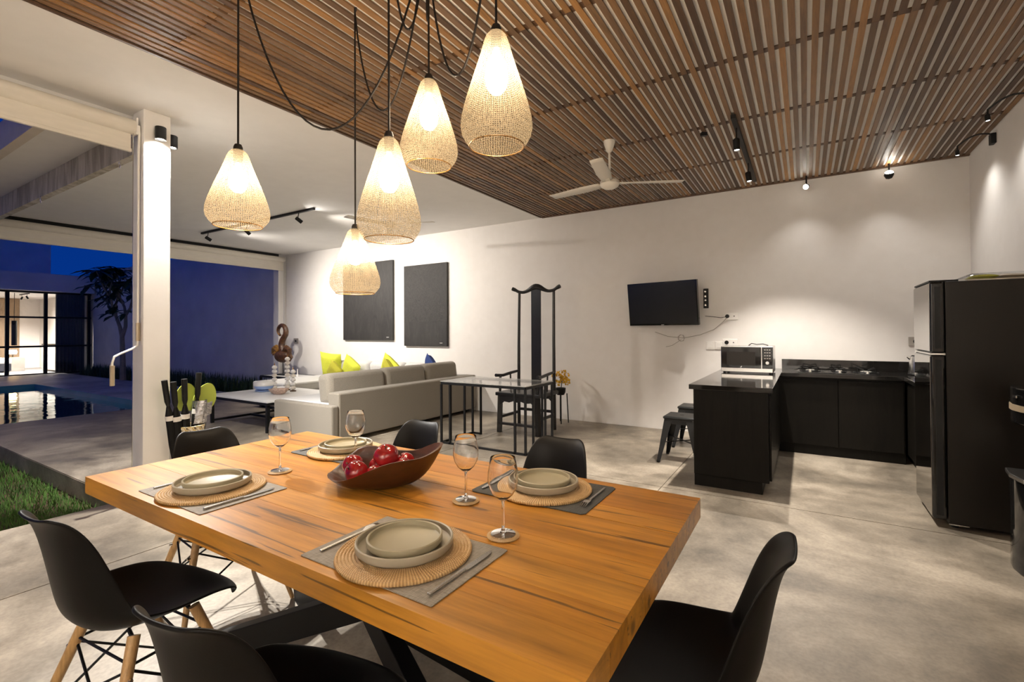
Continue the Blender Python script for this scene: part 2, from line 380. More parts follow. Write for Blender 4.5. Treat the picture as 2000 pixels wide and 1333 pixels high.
M['grass'] = pm('lawn_grass', (.060,.14,.018), .8, var=.5, ns=3)
M['soil'] = pm('brown_soil', (.09,.055,.03), .95, var=.5, ns=5, bs=.5, bscale=30)
M['tile'] = pm('pool_tile', (.05,.36,.40), .4, var=.15, ns=2)
def water():
    m = thin_glass('pool_water', (.45,.80,.85), 1.0, .03); n = m.node_tree
    b = N(n, 'ShaderNodeBump'); b.inputs['Strength'].default_value = .25; b.inputs['Distance'].default_value = .03
    n.links.new(noise(n, coords(n, (1,.5,1)), 3.0, 2), b.inputs['Height'])
    for x in n.nodes:
        if x.type in ('BSDF_GLOSSY', 'LAYER_WEIGHT'): n.links.new(b.outputs[0], x.inputs['Normal'])
    return m
M['water'] = water()
M['curtain'] = pm('dark_curtain', (.035,.035,.045), .9, var=.2, ns=4)
M['bedlinen'] = pm('bed_linen', (.62,.62,.64), .9)
M['woodpan'] = wood('panel_wood', [(.34,.24,.15),(.38,.27,.17)], 2, 6, .5, dark=.3)
M['greyblk'] = pm('grey_block', (.36,.33,.29), .8, var=.1)

# ================================================================== THE SETTING
YW, XR, XL, XF = 6.47, 1.42, -10.0, -4.60      # back wall, right wall, pool side, floor edge by the lawn
ZC, XS = 3.07, -3.43                            # ceiling, left edge of the slatted field
YS, YREAR = 1.60, -3.2
# floor: concrete slabs with saw-cut joints
fl = MB().prism([(XF,YREAR),(XR,YREAR),(XR,YW),(XL,YW),(XL,YS),(XF,YS)], -.30, -.008).build('floor', M['floor'], smooth=0)
struct(fl, 'pale polished concrete floor of the open living room')
g = .004
def slab(x0, x1, y0, y1): MB().box(x0+g, x1-g, y0+g, y1-g, -.02, 0).build('slab', M['floor'], fl, smooth=0)
for (x0, x1) in ((-3.41,-1.045),(-1.045,XR)):
    for (y0, y1) in ((YREAR,-.2),(-.2,4.08),(4.08,YW)): slab(x0, x1, y0, y1)
slab(XF, -3.41, YREAR, -.2); slab(XF, -3.41, -.2, YS); slab(XF, -3.41, YS, YW)
slab(-7.3, XF, YS, YW); slab(XL, -7.3, YS, YW)
# walls
struct(MB().box(XL, XR+.2, YW, YW+.2, -.3, 3.4).build('wall_back', M['plaster'], smooth=0), 'long off-white plaster wall behind sofa, paintings and kitchen')
struct(MB().box(XR, XR+.2, YREAR, YW, -.3, 3.4).build('wall_right', M['plaster'], smooth=0), 'off-white plaster wall beside the fridge')
struct(MB().box(XF, XR+.2, YREAR-.2, YREAR, -.3, 3.4).build('wall_rear', M['plaster'], smooth=0), 'off-white plaster wall behind the dining table')
# ceilings
struct(MB().box(XL-.5, XS, YS, YW, ZC, ZC+.25).build('ceiling', M['ceil'], smooth=0), 'smooth white ceiling over the sofa corner')
struct(MB().box(XF-.0, XS, YREAR, YS, ZC, ZC+.25).build('ceiling', M['ceil'], smooth=0), 'white ceiling strip along the open garden side')
sl = MB().box(XS, XR, YREAR, YW, ZC+.0135, ZC+.25).build('ceiling', M['backing'], smooth=0)
struct(sl, 'ceiling of dark wooden slats over dining table and kitchen')
pitch, sw_, st = .0578, .0345, .010
batY = [6.37-1.0*i for i in range(10)]
xs = []; x = XS+.03
while x < XR-.02: xs.append(x); x += pitch
cache = {}
def slat_mesh(L):
    k = round(L, 2)
    if k not in cache: cache[k] = MB().box(-sw_/2, sw_/2, 0, L-.002, 0, st).mesh('slat', M['slat'], 0)
    return cache[k]
for x in xs:
    cuts = sorted(random.sample(batY[1:6], 2)); ys = [-2.63] + cuts + [YW-.03]
    for a, b in zip(ys[:-1], ys[1:]): inst(slat_mesh(b-a), 'slat', sl, (x, a, ZC-.003))
for y in batY[1:]: MB().box(XS, XR, y-.022, y+.022, ZC+st-.003, ZC+.0135).build('batten', M['batten'], sl, smooth=0)
t1 = MB().box(XS, XR, YW-.035, YW-.001, ZC-.012, ZC+.05).build('trim_1', M['batten'], smooth=0); struct(t1, 'dark timber edge strip where slats meet back wall')
t2 = MB().box(XS-.022, XS, YREAR, YW-.036, ZC-.012, ZC+.05).build('trim_2', M['batten'], smooth=0); struct(t2, 'dark timber edge strip between slats and white ceiling')
# column, beam, outer roof with an opening to the sky
struct(MB().box(-4.555, -4.362, 1.63, 1.815, -.1, ZC).build('column', M['colpaint'], smooth=0, bevel=.004), 'square white column between lawn and sofa corner')
struct(MB().box(XL-.5, -4.556, 1.66, 1.72, 2.775, 3.02).build('beam', M['beam'], smooth=0), 'stained concrete beam running out from the white column')
so = MB()
so.box(XL-.5, XF-.001, 1.26, 1.659, 3.0, 3.2); so.box(-5.05, XF-.001, -3.2, 1.26, 3.0, 3.2); so.box(XL-.5, -8.4, -3.2, 1.26, 3.0, 3.2); so.box(-8.4, -5.05, -3.2, -2.6, 3.0, 3.2)
struct(so.build('ceiling', M['ceil'], smooth=0), 'white outer soffit over the lawn with a square opening')
fr = MB(); fr.box(-8.4,-5.05,1.19,1.26,2.95,3.2); fr.box(-5.12,-5.05,-2.6,1.19,2.95,3.2); fr.box(-8.4,-8.33,-2.6,1.19,2.95,3.2); fr.box(-8.33,-5.12,-2.6,-2.53,2.95,3.2)
struct(fr.build('trim_3', M['creamtrim'], smooth=0), 'cream timber frame around the sky opening')
struct(MB().box(XL-.22, XL-.03, 6.3, YW+.2, -.1, ZC).build('column', M['colpaint'], smooth=0), 'slim white pier at the far left end of the back wall')
# outside ground
struct(MB().box(-9.8, XF, -6, YS, -.5, -.17).build('ground', M['soil'], smooth=0), 'brown garden soil under the lawn')
pd = MB(); pd.box(-21.5, XL-.0, 4.12, 5.75, -.5, -.02); pd.box(-21.5, -17.5, -6, 4.12, -.5, -.02)
struct(pd.build('terrace', M['terrace'], smooth=0), 'grey concrete paving around the pool')
struct(MB().box(-21.5, XL, 5.75, 6.55, -.5, -.06).build('planting_bed', M['soil'], smooth=0), 'soil bed along the foot of the garden wall')
struct(MB().box(-24, XL-.03, 6.56, 6.76, -.5, 3.46).build('wall_garden', M['gwall'], smooth=0), 'tall rendered garden wall, blue in the dusk')
pool = thing('swimming_pool', 'dark swimming pool reflecting the lit bedroom window', 'pool', (-13.7, 0, -.1))
pb = MB(); pb.box(-3.8,3.7,-6,4.12,-1.3,-1.2); pb.box(3.68,3.7,-6,4.12,-1.2,.08); pb.box(-3.8,-3.78,-6,4.12,-1.2,.08); pb.box(-3.8,3.7,4.10,4.12,-1.2,.08)
pb.build('basin', M['tile'], pool, smooth=0)
MB().box(-3.78,3.68,-6,4.10,-.03,-.02).build('water', M['water'], pool, smooth=0)

# lawn blades (uncountable)
gb = MB(); rg = random.Random(3)
for i in range(26000):
    x = -4.62 - 4.0*rg.random()**1.3; y = YS - .03 - 2.6*rg.random()
    if math.sin(x*2.3)+math.sin(y*3.1+x) > 1.15 and rg.random() < .8: continue
    h = .035+.05*rg.random(); a = rg.random()*PI*2; l = .02+.03*rg.random(); dx, dy = math.cos(a), math.sin(a); wd = .004
    b = len(gb.v); gb.v += [(x-dy*wd,y+dx*wd,-.17),(x+dy*wd,y-dx*wd,-.17),(x+dx*l,y+dy*l,-.17+h)]; gb.f.append((b,b+1,b+2))
go = gb.build('grass', M['grass'], smooth=0); tag(go, 'short green lawn beside the dining floor', 'grass'); go['kind'] = 'stuff'
gb = MB()
for i in range(9000):
    x = -20.5+10.2*rg.random(); y = 6.45-.6*rg.random(); h = (.12+.32*rg.random()**2); a = rg.random()*PI*2; l = .10*rg.random(); dx, dy = math.cos(a), math.sin(a); wd = .012
    b = len(gb.v); gb.v += [(x-dy*wd,y+dx*wd,-.06),(x+dy*wd,y-dx*wd,-.06),(x+dx*l,y+dy*l,-.06+h)]; gb.f.append((b,b+1,b+2))
go = gb.build('ground_cover', M['leaf'], smooth=0); tag(go, 'dark grassy ground cover along the foot of the garden wall', 'plants'); go['kind'] = 'stuff'

# ================================================================== DINING TABLE
TX0, TX1, TY0, TY1, TZ = -2.40, -.303, .707, 1.682, .76
tb = thing('dining_table', 'long thick teak dining table laid for four', 'table', (-1.352, 1.195, 0))
wds = [.112,.098,.120,.104,.092,.116,.108,.118,.107]; y = -(TY1-TY0)/2; tot = sum(wds); hx = (TX1-TX0)/2
for wd in wds:
    wd *= (TY1-TY0)/tot
    MB().box(-hx, hx, y+.0006, y+wd-.0006, TZ-.064, TZ+random.uniform(-.0006,.0006)).build('plank', M['teak'], tb, smooth=0); y += wd
for sx_ in (-1, 1):
    for sy_ in (-1, 1):
        MB().bar((sx_*.80, sy_*.27, .015), (-sx_*.80, -sy_*.27, TZ-.066-.015), .055, .10).build('leg', M['steelblk'], tb, smooth=0, bevel=.003)
MB().box(-.9,.9,-.33,.33,TZ-.072,TZ-.0645).build('mounting_plate', M['steelblk'], tb, smooth=0)

# ================================================================== CHAIRS
def make_chair(label, loc, rz):
    ch = thing('dining_chair', label, 'chair', loc, rz, 'black shell chairs around the dining table')
    prof = [(.222,.415),(.226,.430),(.205,.442),(.14,.445),(.07,.438),(0,.430),(-.07,.427),(-.13,.433),(-.175,.456),(-.20,.50),(-.213,.56),(-.225,.63),(-.238,.70),(-.251,.755),(-.264,.787),(-.276,.803),(-.284,.809)]
    hw = [.178,.192,.207,.223,.232,.236,.232,.220,.203,.188,.176,.167,.157,.142,.125,.104,.080]
    cu = [.0,.002,.008,.026,.046,.058,.068,.076,.082,.082,.074,.062,.050,.036,.024,.014,.008]
    n = len(prof); m = 13; G = []
    for i in range(n):
        y, z = prof[i]; a = prof[max(i-1,0)]; b = prof[min(i+1,n-1)]
        ty, tz = b[0]-a[0], b[1]-a[1]; L = math.hypot(ty,tz); ny, nz = tz/L, -ty/L      # towards the sitter
        row = []
        for k in range(m):
            t = -1+2*k/(m-1); c = cu[i]*abs(t)**2.4; fy = (.045,.042,.030,.012)[i]*abs(t)**3 if i < 4 else 0
            row.append((hw[i]*t, y+ny*c-fy, z+nz*c))
        G.append(row)
    o = MB().grid(G).build('shell', M['plastic'], ch, smooth=80)
    md = o.modifiers.new('solidify','SOLIDIFY'); md.thickness = .009; md.offset = 0
    md = o.modifiers.new('subsurf','SUBSURF'); md.levels = 1; md.render_levels = 2
    for sx_ in (-1,1):
        for (ty, by) in ((.085,.215),(-.10,-.225)):
            MB().tube([(sx_*.132,ty*.93,.418),(sx_*.19,(ty+by)/2,.20),(sx_*.235,by,.004)], [.0165,.0145,.0095], 12).build('leg', M['legwood'], ch)
            MB().tube([(sx_*.085,ty*.85,.420),(sx_*.118,ty*.9,.404),(sx_*.140,ty,.375),(sx_*.158,ty*1.15,.330)], .006, 6).build('leg_bracket', M['black'], ch)
            MB().tube([(sx_*.163,ty+(by-ty)*.2,.318),(sx_*.185,ty+(by-ty)*.2,.318)], .006, 8).build('screw', M['chrome'], ch)
        MB().tube([(sx_*.155,.10,.335),(sx_*.205,-.165,.135)], .0042, 6).build('strut', M['black'], ch)
        MB().tube([(sx_*.155,-.115,.335),(sx_*.205,.155,.135)], .0042, 6).build('strut', M['black'], ch)
        MB().tube([(sx_*.152,.10,.345),(sx_*.152,-.11,.345)], .0042, 6).build('strut', M['black'], ch)
    for yy in (.10,-.115):
        MB().tube([(-.155,yy,.335),(.205,yy*1.55,.135)], .0042, 6).build('strut', M['black'], ch)
        MB().tube([(.155,yy,.335),(-.205,yy*1.55,.135)], .0042, 6).build('strut', M['black'], ch)
        MB().tube([(-.15,yy,.35),(.15,yy,.35)], .0042, 6).build('strut', M['black'], ch)
    return ch
ch0 = make_chair('black shell chair nearest the lawn, standing out from the table\'s near side', (-1.855,.70,0), .10)
dup(ch0, (-1.02,.665,0), .19, "black shell chair at the table's near side, cut off by the photo's bottom edge")
dup(ch0, (-.305,1.285,0), PI/2, 'black shell chair at the bare right end of the table, seen from its side')
dup(ch0, (-2.42,1.235,0), -PI/2-.12, 'black shell chair at the left end of the table in front of the umbrella stand')
dup(ch0, (-1.84,1.765,0), PI, 'black shell chair behind the fruit bowl, backed by the grey sofa')
dup(ch0, (-.985,1.775,0), PI, 'black shell chair behind the table in front of the tall carved chair')

# ================================================================== PENDANT LAMPS
def pendant(label, loc, H, R, hookz=ZC-.004):
    """loc = centre of the open bottom rim"""
    p = thing('pendant_lamp', label, 'lamp', loc, 0, 'woven mesh pendant lamps over the dining table')
    nz = [(1,.10),(.985,.20),(.95,.29),(.90,.35),(.80,.44),(.68,.56),(.55,.70),(.42,.83),(.32,.92),(.23,.985),(.16,1.0),(.10,.965),(.05,.88),(0,.76)]
    MB().lathe([(r*R, z*H) for z, r in nz], 48, cap=False).build('shade', M['shade'], p, smooth=80)
    MB().tube([(R*.76*math.cos(2*PI*k/40), R*.76*math.sin(2*PI*k/40), 0) for k in range(40)], .002, 6, closed=True).build('rim', M['gold'], p)
    MB().lathe([(.004,.03),(.014,.026),(.019,.014),(.020,0),(.018,-.055),(.016,-.06)], 16, (0,0,H-.004)).build('lamp_holder', M['cable'], p)
    zb = H-.066; B = .042 if H > .38 else .038; L = .165 if H > .38 else .13
    bp = [(.010,0),(.014,-.012),(.022,-.03),(B*.93,-.065),(B,-.095*L/.145),(B*.86,-.122*L/.145),(B*.5,-.140*L/.145),(.001,-L)]
    MB().lathe(bp, 20, (0,0,zb)).build('bulb', M['bulb'], p)
    MB().tube([(0,0,H+.02),(0,0,hookz-loc[2])], .0045, 8).build('cord', M['cable'], p)
    MB().tube([(.0,0,hookz-loc[2]-.03),(.012,0,hookz-loc[2]-.02),(.012,0,hookz-loc[2]-.006),(0,0,hookz-loc[2])], .003, 6).build('ceiling_hook', M['black'], p)
    light('POINT', 'bulb_light', (0,0,zb-L*.6), 7.2, WARM, p, .035)
    return p
PEND = [('mesh pendant lamp hanging furthest left, over the white column side', (-2.162,1.166,1.799), .345, .130),
        ('mesh pendant lamp hanging in the middle, in front of two others', (-1.456,1.399,1.70), .425, .130),
        ('mesh pendant lamp partly hidden behind the middle one, hung against the slats', (-1.442,1.629,2.07), .395, .130),
        ('largest mesh pendant lamp hanging furthest right and highest', (-.944,1.431,1.99), .42, .130),
        ('lowest mesh pendant lamp, seen in front of the left black painting', (-2.043,1.719,1.527), .346, .130)]
for l, p, h, r in PEND: pendant(l, p, h, r)
cp = thing('ceiling_rose', 'dark ceiling rose gathering the looped lamp cables', 'ceiling rose', (-1.36,1.52,ZC-.004))
MB().lathe([(.06,0),(.06,-.015),(.045,-.03),(.0,-.034)], 24).build('canopy', M['black'], cp)
def swag(hook, zlow, k=.5, parent=cp):
    a = Vector((hook[0]+1.36, hook[1]-1.52, -.02)); b = Vector((0,0,-.03)); P = []
    for i in range(25):
        t = i/24; q = a.lerp(b, t); s_ = 4*t*(1-t); q.z -= (ZC-zlow)*s_**.85; P.append(q)
    MB().tube(P, .0045, 8).build('looped_cable', M['cable'], parent)
for i, zl in ((0,2.235),(4,2.42),(3,2.36),(1,2.62),(2,2.72)): swag(PEND[i][1], zl)

# ================================================================== SPOT LIGHTS
def head(parent, loc, d, lab='lamp_head', L=.10, R=.027, energy=0, col=NEUT, angle=70, blend=.6, lens=True, up=.05):
    """a small cylinder head at loc (parent space) aimed along d, with its stem"""
    d = Vector(d).normalized(); loc = Vector(loc); q = d.to_track_quat('Z','Y').to_matrix().to_4x4(); q.translation = loc
    h = MB().lathe([(R*.75,-L*.5),(R,-L*.42),(R,L*.5),(R*.86,L*.5),(R*.8,L*.40),(0,L*.38)], 18).xf(q).build(lab, M['black'], parent)
    if lens:
        MB().lathe([(R*.78,L*.42),(R*.6,L*.45),(0,L*.46)], 16).xf(q).build('lens', M['lens'], h)
    if up: MB().tube([loc+Vector((0,0,up+.0)), loc+Vector((0,0,.0))-d*.02], .006, 8).build('stem', M['black'], h)
    if energy: light('SPOT', 'spot_light', loc+d*(L*.5+.012), energy, col, parent, .025, loc+d*3, angle, blend)
    return h
tk = thing('track_light', 'black ceiling track with two lit spots above the kitchen', 'track light', (-.48,4.2,ZC-.006))
MB().box(-.018,.018,0,1.95,-.03,0).build('track', M['black'], tk, smooth=0)
head(tk, (0,.22,-.17), (.05,.0,-1), energy=80, angle=94, blend=.5, up=.14)
head(tk, (0,1.22,-.17), (.14,-.05,-1), energy=78, angle=94, blend=.5, up=.14)
tk2 = thing('track_light', 'black ceiling track with three spots above the sofa', 'track light', (-8.94,4.2,ZC-.001))
MB().box(0,3.1,-.018,.018,-.03,0).build('track', M['black'], tk2, smooth=0)
head(tk2, (.22,0,-.13), (.35,.8,-.55), energy=60, angle=115, blend=1, up=.10)
head(tk2, (1.42,0,-.15), (.1,.9,-.75), energy=62, angle=115, blend=1, up=.12)
head(tk2, (2.75,0,-.13), (.25,.85,-.6), energy=70, angle=120, blend=1, up=.10)
for px in (1.30,2.9): light('SPOT', 'rear_spill', (px,.0,-.16), 1.3, COOL, tk2, .02, (px+(-.35 if px < 2 else .45),.1,0), 110, 1)
fill_track = thing('track_light', 'added black ceiling track with fill spots, unseen behind the camera', 'track light', (-.48,-1.9,ZC-.006))  # unseen track added as fill, its heads aimed at rear and right walls
MB().box(-.018,.018,0,2.2,-.03,0).build('track', M['black'], fill_track, smooth=0)
head(fill_track, (0,.3,-.15), (.1,-1,-.2), energy=165, angle=110, up=.12)
head(fill_track, (0,1.1,-.15), (1,-.4,-.2), energy=95, angle=110, up=.12)
head(fill_track, (0,1.9,-.15), (-.5,-.8,-.3), energy=110, angle=115, up=.12)
for i, (X, Z, lab) in enumerate(((.027,2.935,'small globe spot under the slat edge, above the hob'),(.766,2.95,'larger globe spot under the slat edge, above the kettle'))):
    s_ = thing('wall_spot', lab, 'spot light', (X,6.33,ZC-.006), 0, 'globe spots under the slat edge')
    MB().tube([(0,0,0),(0,0,-.09)], .008, 8).build('stem', M['black'], s_)
    R = .032+.012*i
    MB().lathe([(0,-R),(R*.6,-R*.8),(R,0),(R*.8,R*.6),(R*.3,R*.95),(0,R)], 18, (0,0,-.12)).build('globe', M['black'], s_)
    q = Vector(((-.25,-.75,-.3),(.0,-.5,.75))[i]).to_track_quat('Z','Y').to_matrix().to_4x4(); q.translation = (0,0,-.12)
    MB().lathe([(R*.84,R*.62),(R*.7,R*.80),(R*.3,R*1.0),(0,R*1.03)], 20).xf(q).build('lens', M['lens'], s_)
    light('SPOT', 'spot_light', (0,-R-.03,-.12-R*.5), 6, COOL, s_, .02, (-.1,-1.2,-2.5), 120, .8)
for (Y0, lab) in ((5.70,'gooseneck wall lamp nearer the room corner, whole arc in view'),(4.86,'gooseneck wall lamp cut off by the right edge of the photo')):
    gl = thing('gooseneck_lamp', lab, 'wall lamp', (XR, Y0, 2.97), 0, 'gooseneck lamps on the right wall')
    MB().box(-.035,-.0005,-.035,.035,-.045,.045).build('wall_plate', M['black'], gl, smooth=0, bevel=.004)
    P = [(-.03,0,.04)]
    for k in range(13):
        t = k/12; P.append((-.03-.20*t, .07*t, .035+.045*math.sin(PI*(.08+.92*t)) - .03*t))
    P.append((-.232,.07,-.03))
    MB().tube(P, .007, 8).build('gooseneck', M['black'], gl)
    head(gl, (-.232,.07,-.055), (.06,0,-1), L=.05, R=.016, energy=3, col=COOL, angle=130, blend=1, up=0)
for j, (loc, lab) in enumerate((((-4.315,1.725,2.895),'black cylinder spot on the white column, facing the dining table'),((-4.455,1.865,2.905),'black cylinder spot on the far side of the white column'))):
    c_ = thing('column_spot', lab, 'spot light', loc, 0, 'black cylinder spots on the white column')
    MB().lathe([(0,.05),(.036,.05),(.038,.046),(.038,-.05),(.032,-.05),(.031,-.038),(0,-.037)], 24).build('cylinder', M['black'], c_)
    MB().lathe([(.030,-.037),(.02,-.041),(0,-.042)], 20).build('lens', M['lens'], c_)
    (MB().box(-.048,-.03,-.018,.018,-.03,.03) if j == 0 else MB().box(-.018,.018,-.05,-.03,-.03,.03)).build('bracket', M['black'], c_, smooth=0)
    light('SPOT', 'spot_light', (0,0,-.06), 150, COOL, c_, .02, (0,0,-3), 135, .8)
sd = MB().obox((0,0,-.02),(.05,.03,.03),(0,0,.6)).build('ceiling_sensor', M['black'], loc=(-.74,4.42,ZC-.01)); tag(sd, 'tiny black sensor on the slats left of the kitchen track', 'sensor')

# ================================================================== CEILING FANS
def fan(label, loc, drop, angs, R=.66):
    f_ = thing('ceiling_fan', label, 'fan', loc)
    MB().lathe([(.012,-.11),(.028,-.09),(.052,-.02),(.055,0),(0,0)], 24).build('canopy', M['fanwhite'], f_)
    MB().tube([(0,0,-.1),(0,0,-drop+.05)], .011, 10).build('down_rod', M['fanwhite'], f_)
    MB().lathe([(.012,.06),(.03,.045),(.07,.035),(.088,.015),(.09,-.01),(.075,-.035),(.04,-.052),(0,-.056)], 28, (0,0,-drop)).build('motor', M['fanwhite'], f_)
    for a in angs:
        G = []
        for i in range(8):
            t = i/7; r = .10+(R-.10)*t; wd = .045+.022*min(1, t*3)-.012*t; tw = .20-.10*t
            G.append([(r, -wd, -wd*tw), (r, 0, .004), (r, wd*.9, wd*tw)])
        b = MB().grid(G).xf(Matrix.Rotation(a,4,'Z')).build('blade', M['fanwhite'], f_, loc=(0,0,-drop-.005))
        md = b.modifiers.new('solidify','SOLIDIFY'); md.thickness = .006
        MB().bar((.06,0,0),(.15,0,0),.045,.008).xf(Matrix.Rotation(a,4,'Z')).build('blade_iron', M['fanwhite'], f_, smooth=0, loc=(0,0,-drop-.002))
fan('white three-blade ceiling fan hanging below the wooden slats', (-1.517,4.181,ZC-.004), .39, [math.radians(a) for a in (27,170,-79)])
fan('white ceiling fan mostly hidden behind the pendant lamps', (-4.95,4.76,ZC-.001), .24, [math.radians(a) for a in (20,140,-100)])

# ================================================================== BLINDS
def blind(label, x, y0, y1, crank=False, ztop=2.93, zb=2.755):
    b = thing('roller_blind', label, 'blind', (x, y0, 0))
    L = y1-y0
    MB().tube([(0,0,ztop),(0,L,ztop)], .058, 20).build('roll', M['cream'], b)
    MB().box(-.006,.006,0,L-.02,zb,ztop-.04).build('fabric', M['cream'], b, smooth=0)
    MB().box(-.014,.014,0,L-.015,zb-.022,zb+.004).build('bottom_bar', M['cream'], b, smooth=0, bevel=.004)
    MB().box(-.05,.05,L,L+.012,ztop-.06,ztop+.07).build('end_bracket', M['whitepl'], b, smooth=0)
    MB().tube([(.02,L-.01,ztop),(.02,L-.01,.05)], .0025, 6).build('guide_wire', M['chrome'], b)
    if crank:
        MB().tube([(.05,L+.02,ztop-.04),(.052,L+.015,ztop-.2),(.052,L+.012,1.42),(.055,L+.012,1.36)], .009, 8).build('crank_rod', M['whitepl'], b)
        MB().tube([(.055,L+.012,1.40),(.055,L+.012,1.26)], .015, 10).build('crank_sleeve', M['tan'], b)
        MB().tube([(.055,L+.012,1.27),(.06,L+.005,1.225),(.07,L-.03,1.20),(.08,L-.10,1.17),(.085,L-.145,1.145),(.085,L-.158,1.10),(.085,L-.158,1.06)], .008, 10).build('crank_arm', M['whitepl'], b)
        MB().tube([(.085,L-.158,1.08),(.085,L-.158,.93)], .016, 12).build('crank_grip', M['tan'], b)
        MB().obox((.035,L+.012,ztop-.02),(.05,.025,.06)).build('crank_gear', M['whitepl'], b, smooth=0, bevel=.005)
    return b
blind('near roller blind with white crank rod beside the white column', -4.46, -2.6, 1.60, True)
blind('long roller blind above the pool opening', XL+.05, 1.9, 6.38, False, 2.95, 2.72)
struct(MB().box(XL-.14, XL-.0, 1.9, 6.29, 3.0, ZC).build('shadow_strip', M['black'], smooth=0), 'dark shadow strip above the long blind')  # black solid stands in for the shade between blind and ceiling
for i, (x, y, z) in enumerate(((-4.85,1.645,2.775),(-6.85,1.645,2.775))):
    MBt = MB().tube([(0,-.0,.0),(0,0,-.025)], .003, 6); MBt.tube([(.018*math.cos(a),0,-.048+.025*math.sin(a)) for a in [k*PI/8 for k in range(16)]], .003, 6, closed=True)
    o = MBt.build('hook', M['chrome'], loc=(x,y,z)); tag(o, ('small ring hook under the beam next to the column','small ring hook under the beam further out')[i], 'hook')

# ================================================================== PLACE SETTINGS
def plate(R, H, lip=.006):
    return [(0,0),(R*.82,0),(R*.93,.004),(R,.012),(R,H),(R-lip*.5,H+.002),(R-lip,H),(R-lip,.013),(R*.88,.009),(0,.008)]
fork = [(-.005,0),(.005,0),(.004,.10),(.0035,.125),(.011,.145),(.012,.165),(.0105,.19),(.0085,.19),(.008,.168),(.0055,.168),(.0045,.19),(.0025,.19),(.002,.168),(-.002,.168),(-.0025,.19),(-.0045,.19),(-.0055,.168),(-.008,.168),(-.0085,.19),(-.0105,.19),(-.012,.165),(-.011,.145),(-.0035,.125),(-.004,.10)]
ringp = [(0,0)]
for k in range(19):
    a = .012+k*.0082; ringp += [(a,.0075),(a+.0025,.0102),(a+.0052,.0102),(a+.0074,.0077)]
chp = ringp + [(.1675,.008),(.169,.004),(.166,0),(0,0)]
cop = [(0,0)]
for k in range(4):
    a = .006+k*.009; cop += [(a,.004),(a+.003,.0062),(a+.006,.0062),(a+.0085,.0042)]
cop += [(.045,.003),(.0435,0),(0,0)]
def setting(x, y, rz, far, where, mat_):
    Mz = Matrix.Rotation(rz,4,'Z')
    def at(px, py): v = Mz @ Vector((px,py,0)); return (x+v.x, y+v.y)
    def put(o, px, py, z, lab, cat, grp, r=0):
        a, b = at(px, py); o.location = (a,b,z); o.rotation_euler = (0,0,rz+r); tag(o, lab, cat, grp)
    c = .012 if mat_ == 'matdk' else .002
    mt = MB().prism([(-.215+c,-.145),(.215-c,-.145),(.215,-.145+c),(.215,.145-c),(.215-c,.145),(-.215+c,.145),(-.215,.145-c),(-.215,-.145+c)], 0, .0022).build('placemat', M[mat_], smooth=0)
    put(mt, 0,0, TZ+.001, ('charcoal' if mat_ == 'matdk' else 'taupe')+' woven placemat '+where, 'placemat', 'placemats')
    ch = MB().lathe(chp, 64, cap=False).build('charger', M['rattan'], smooth=60); put(ch, 0,0, TZ+.0034, 'round woven rattan charger '+where, 'charger', 'rattan chargers')
    t = thing('dinner_plate', 'large grey-green rimmed plate '+where, 'plate', (x,y,TZ+.0142), 0, 'large rimmed plates')
    MB().lathe(plate(.121,.027), 56, cap=False).build('plate_body', M['plateu'], t, smooth=50)
    t = thing('side_plate', 'small sage green plate stacked '+where, 'plate', (x,y,TZ+.0232), 0, 'small stacked plates')
    MB().lathe(plate(.094,.024), 56, cap=False).build('plate_body', M['plate'], t, smooth=50)
    for px, lab in ((-.185,'fork'),(.185,'knife')):
        z = TZ+.0036; a, b = at(px, -.10); th = thing(lab, 'steel '+lab+' '+where, lab, (a,b,z), rz, 'steel '+lab+'s')
        if lab == 'fork':
            G = MB().prism([(u,v) for u,v in fork if v > .12] , 0, .002)
            for i, v in enumerate(G.v): t_ = max(0,(v[1]-.125)/.065); G.v[i] = (v[0],v[1],v[2]+.006*math.sin(PI*min(1,t_))+.001)
            G.build('fork_head', M['steel'], th, smooth=0)
            MB().bar((0,-.01,.003),(0,.128,.003),.0085,.005).build('handle', M['steel'], th, smooth=0, bevel=.0015)
        else:
            MB().bar((0,-.02,.0035),(0,.105,.0035),.010,.006).build('handle', M['steel'], th, smooth=0, bevel=.0018)
            MB().prism([(-.006,.10),(.006,.10),(.009,.115),(.0095,.18),(.007,.205),(.0,.215),(-.005,.20),(-.0065,.115)], .002, .0036).build('blade', M['steel'], th, smooth=0)
setting(-.865,.882,0,False,'at the near place nearest the camera','matlt')
setting(-1.80,.885,0,False,'at the near left place by the lawn','matlt')
setting(-.79,1.487,PI,True,'at the far right place before the tall chair','matdk')
setting(-1.835,1.487,PI,True,'at the far left place behind the fruit bowl','matdk')
def wineglass(x, y, lab):
    t = thing('wine_glass', 'clear stemmed wine glass '+lab, 'glass', (x,y,TZ+.0075), 0, 'wine glasses on coasters')
    MB().lathe([(.0005,.0052),(.012,.0042),(.028,.0022),(.034,.0012),(.034,0),(0,0)], 32, cap=False).build('foot', M['glass'], t, smooth=50)
    MB().lathe([(.0085,.005),(.005,.012),(.0037,.03),(.0036,.06),(.0042,.085),(.007,.095)], 16, cap=False).build('stem', M['glass'], t, smooth=60)
    outb = [(.004,.090),(.014,.095),(.028,.108),(.038,.126),(.0425,.146),(.0415,.168),(.0375,.190),(.0345,.208)]
    inb = [(r-.0012, z+.001) for r, z in reversed(outb[1:])]+[(.001,.098)]
    MB().lathe(outb+inb, 36, cap=False).build('bowl', M['glass'], t, smooth=60)
    c_ = MB().lathe(cop, 40, cap=False).build('coaster', M['rattan'], smooth=60); c_.location = (x,y,TZ+.001); tag(c_, 'small round woven coaster under the glass '+lab, 'coaster', 'woven coasters')
wineglass(-.957,1.256,'right of the fruit bowl'); wineglass(-.707,1.094,'closest to the camera, before the far right plate')
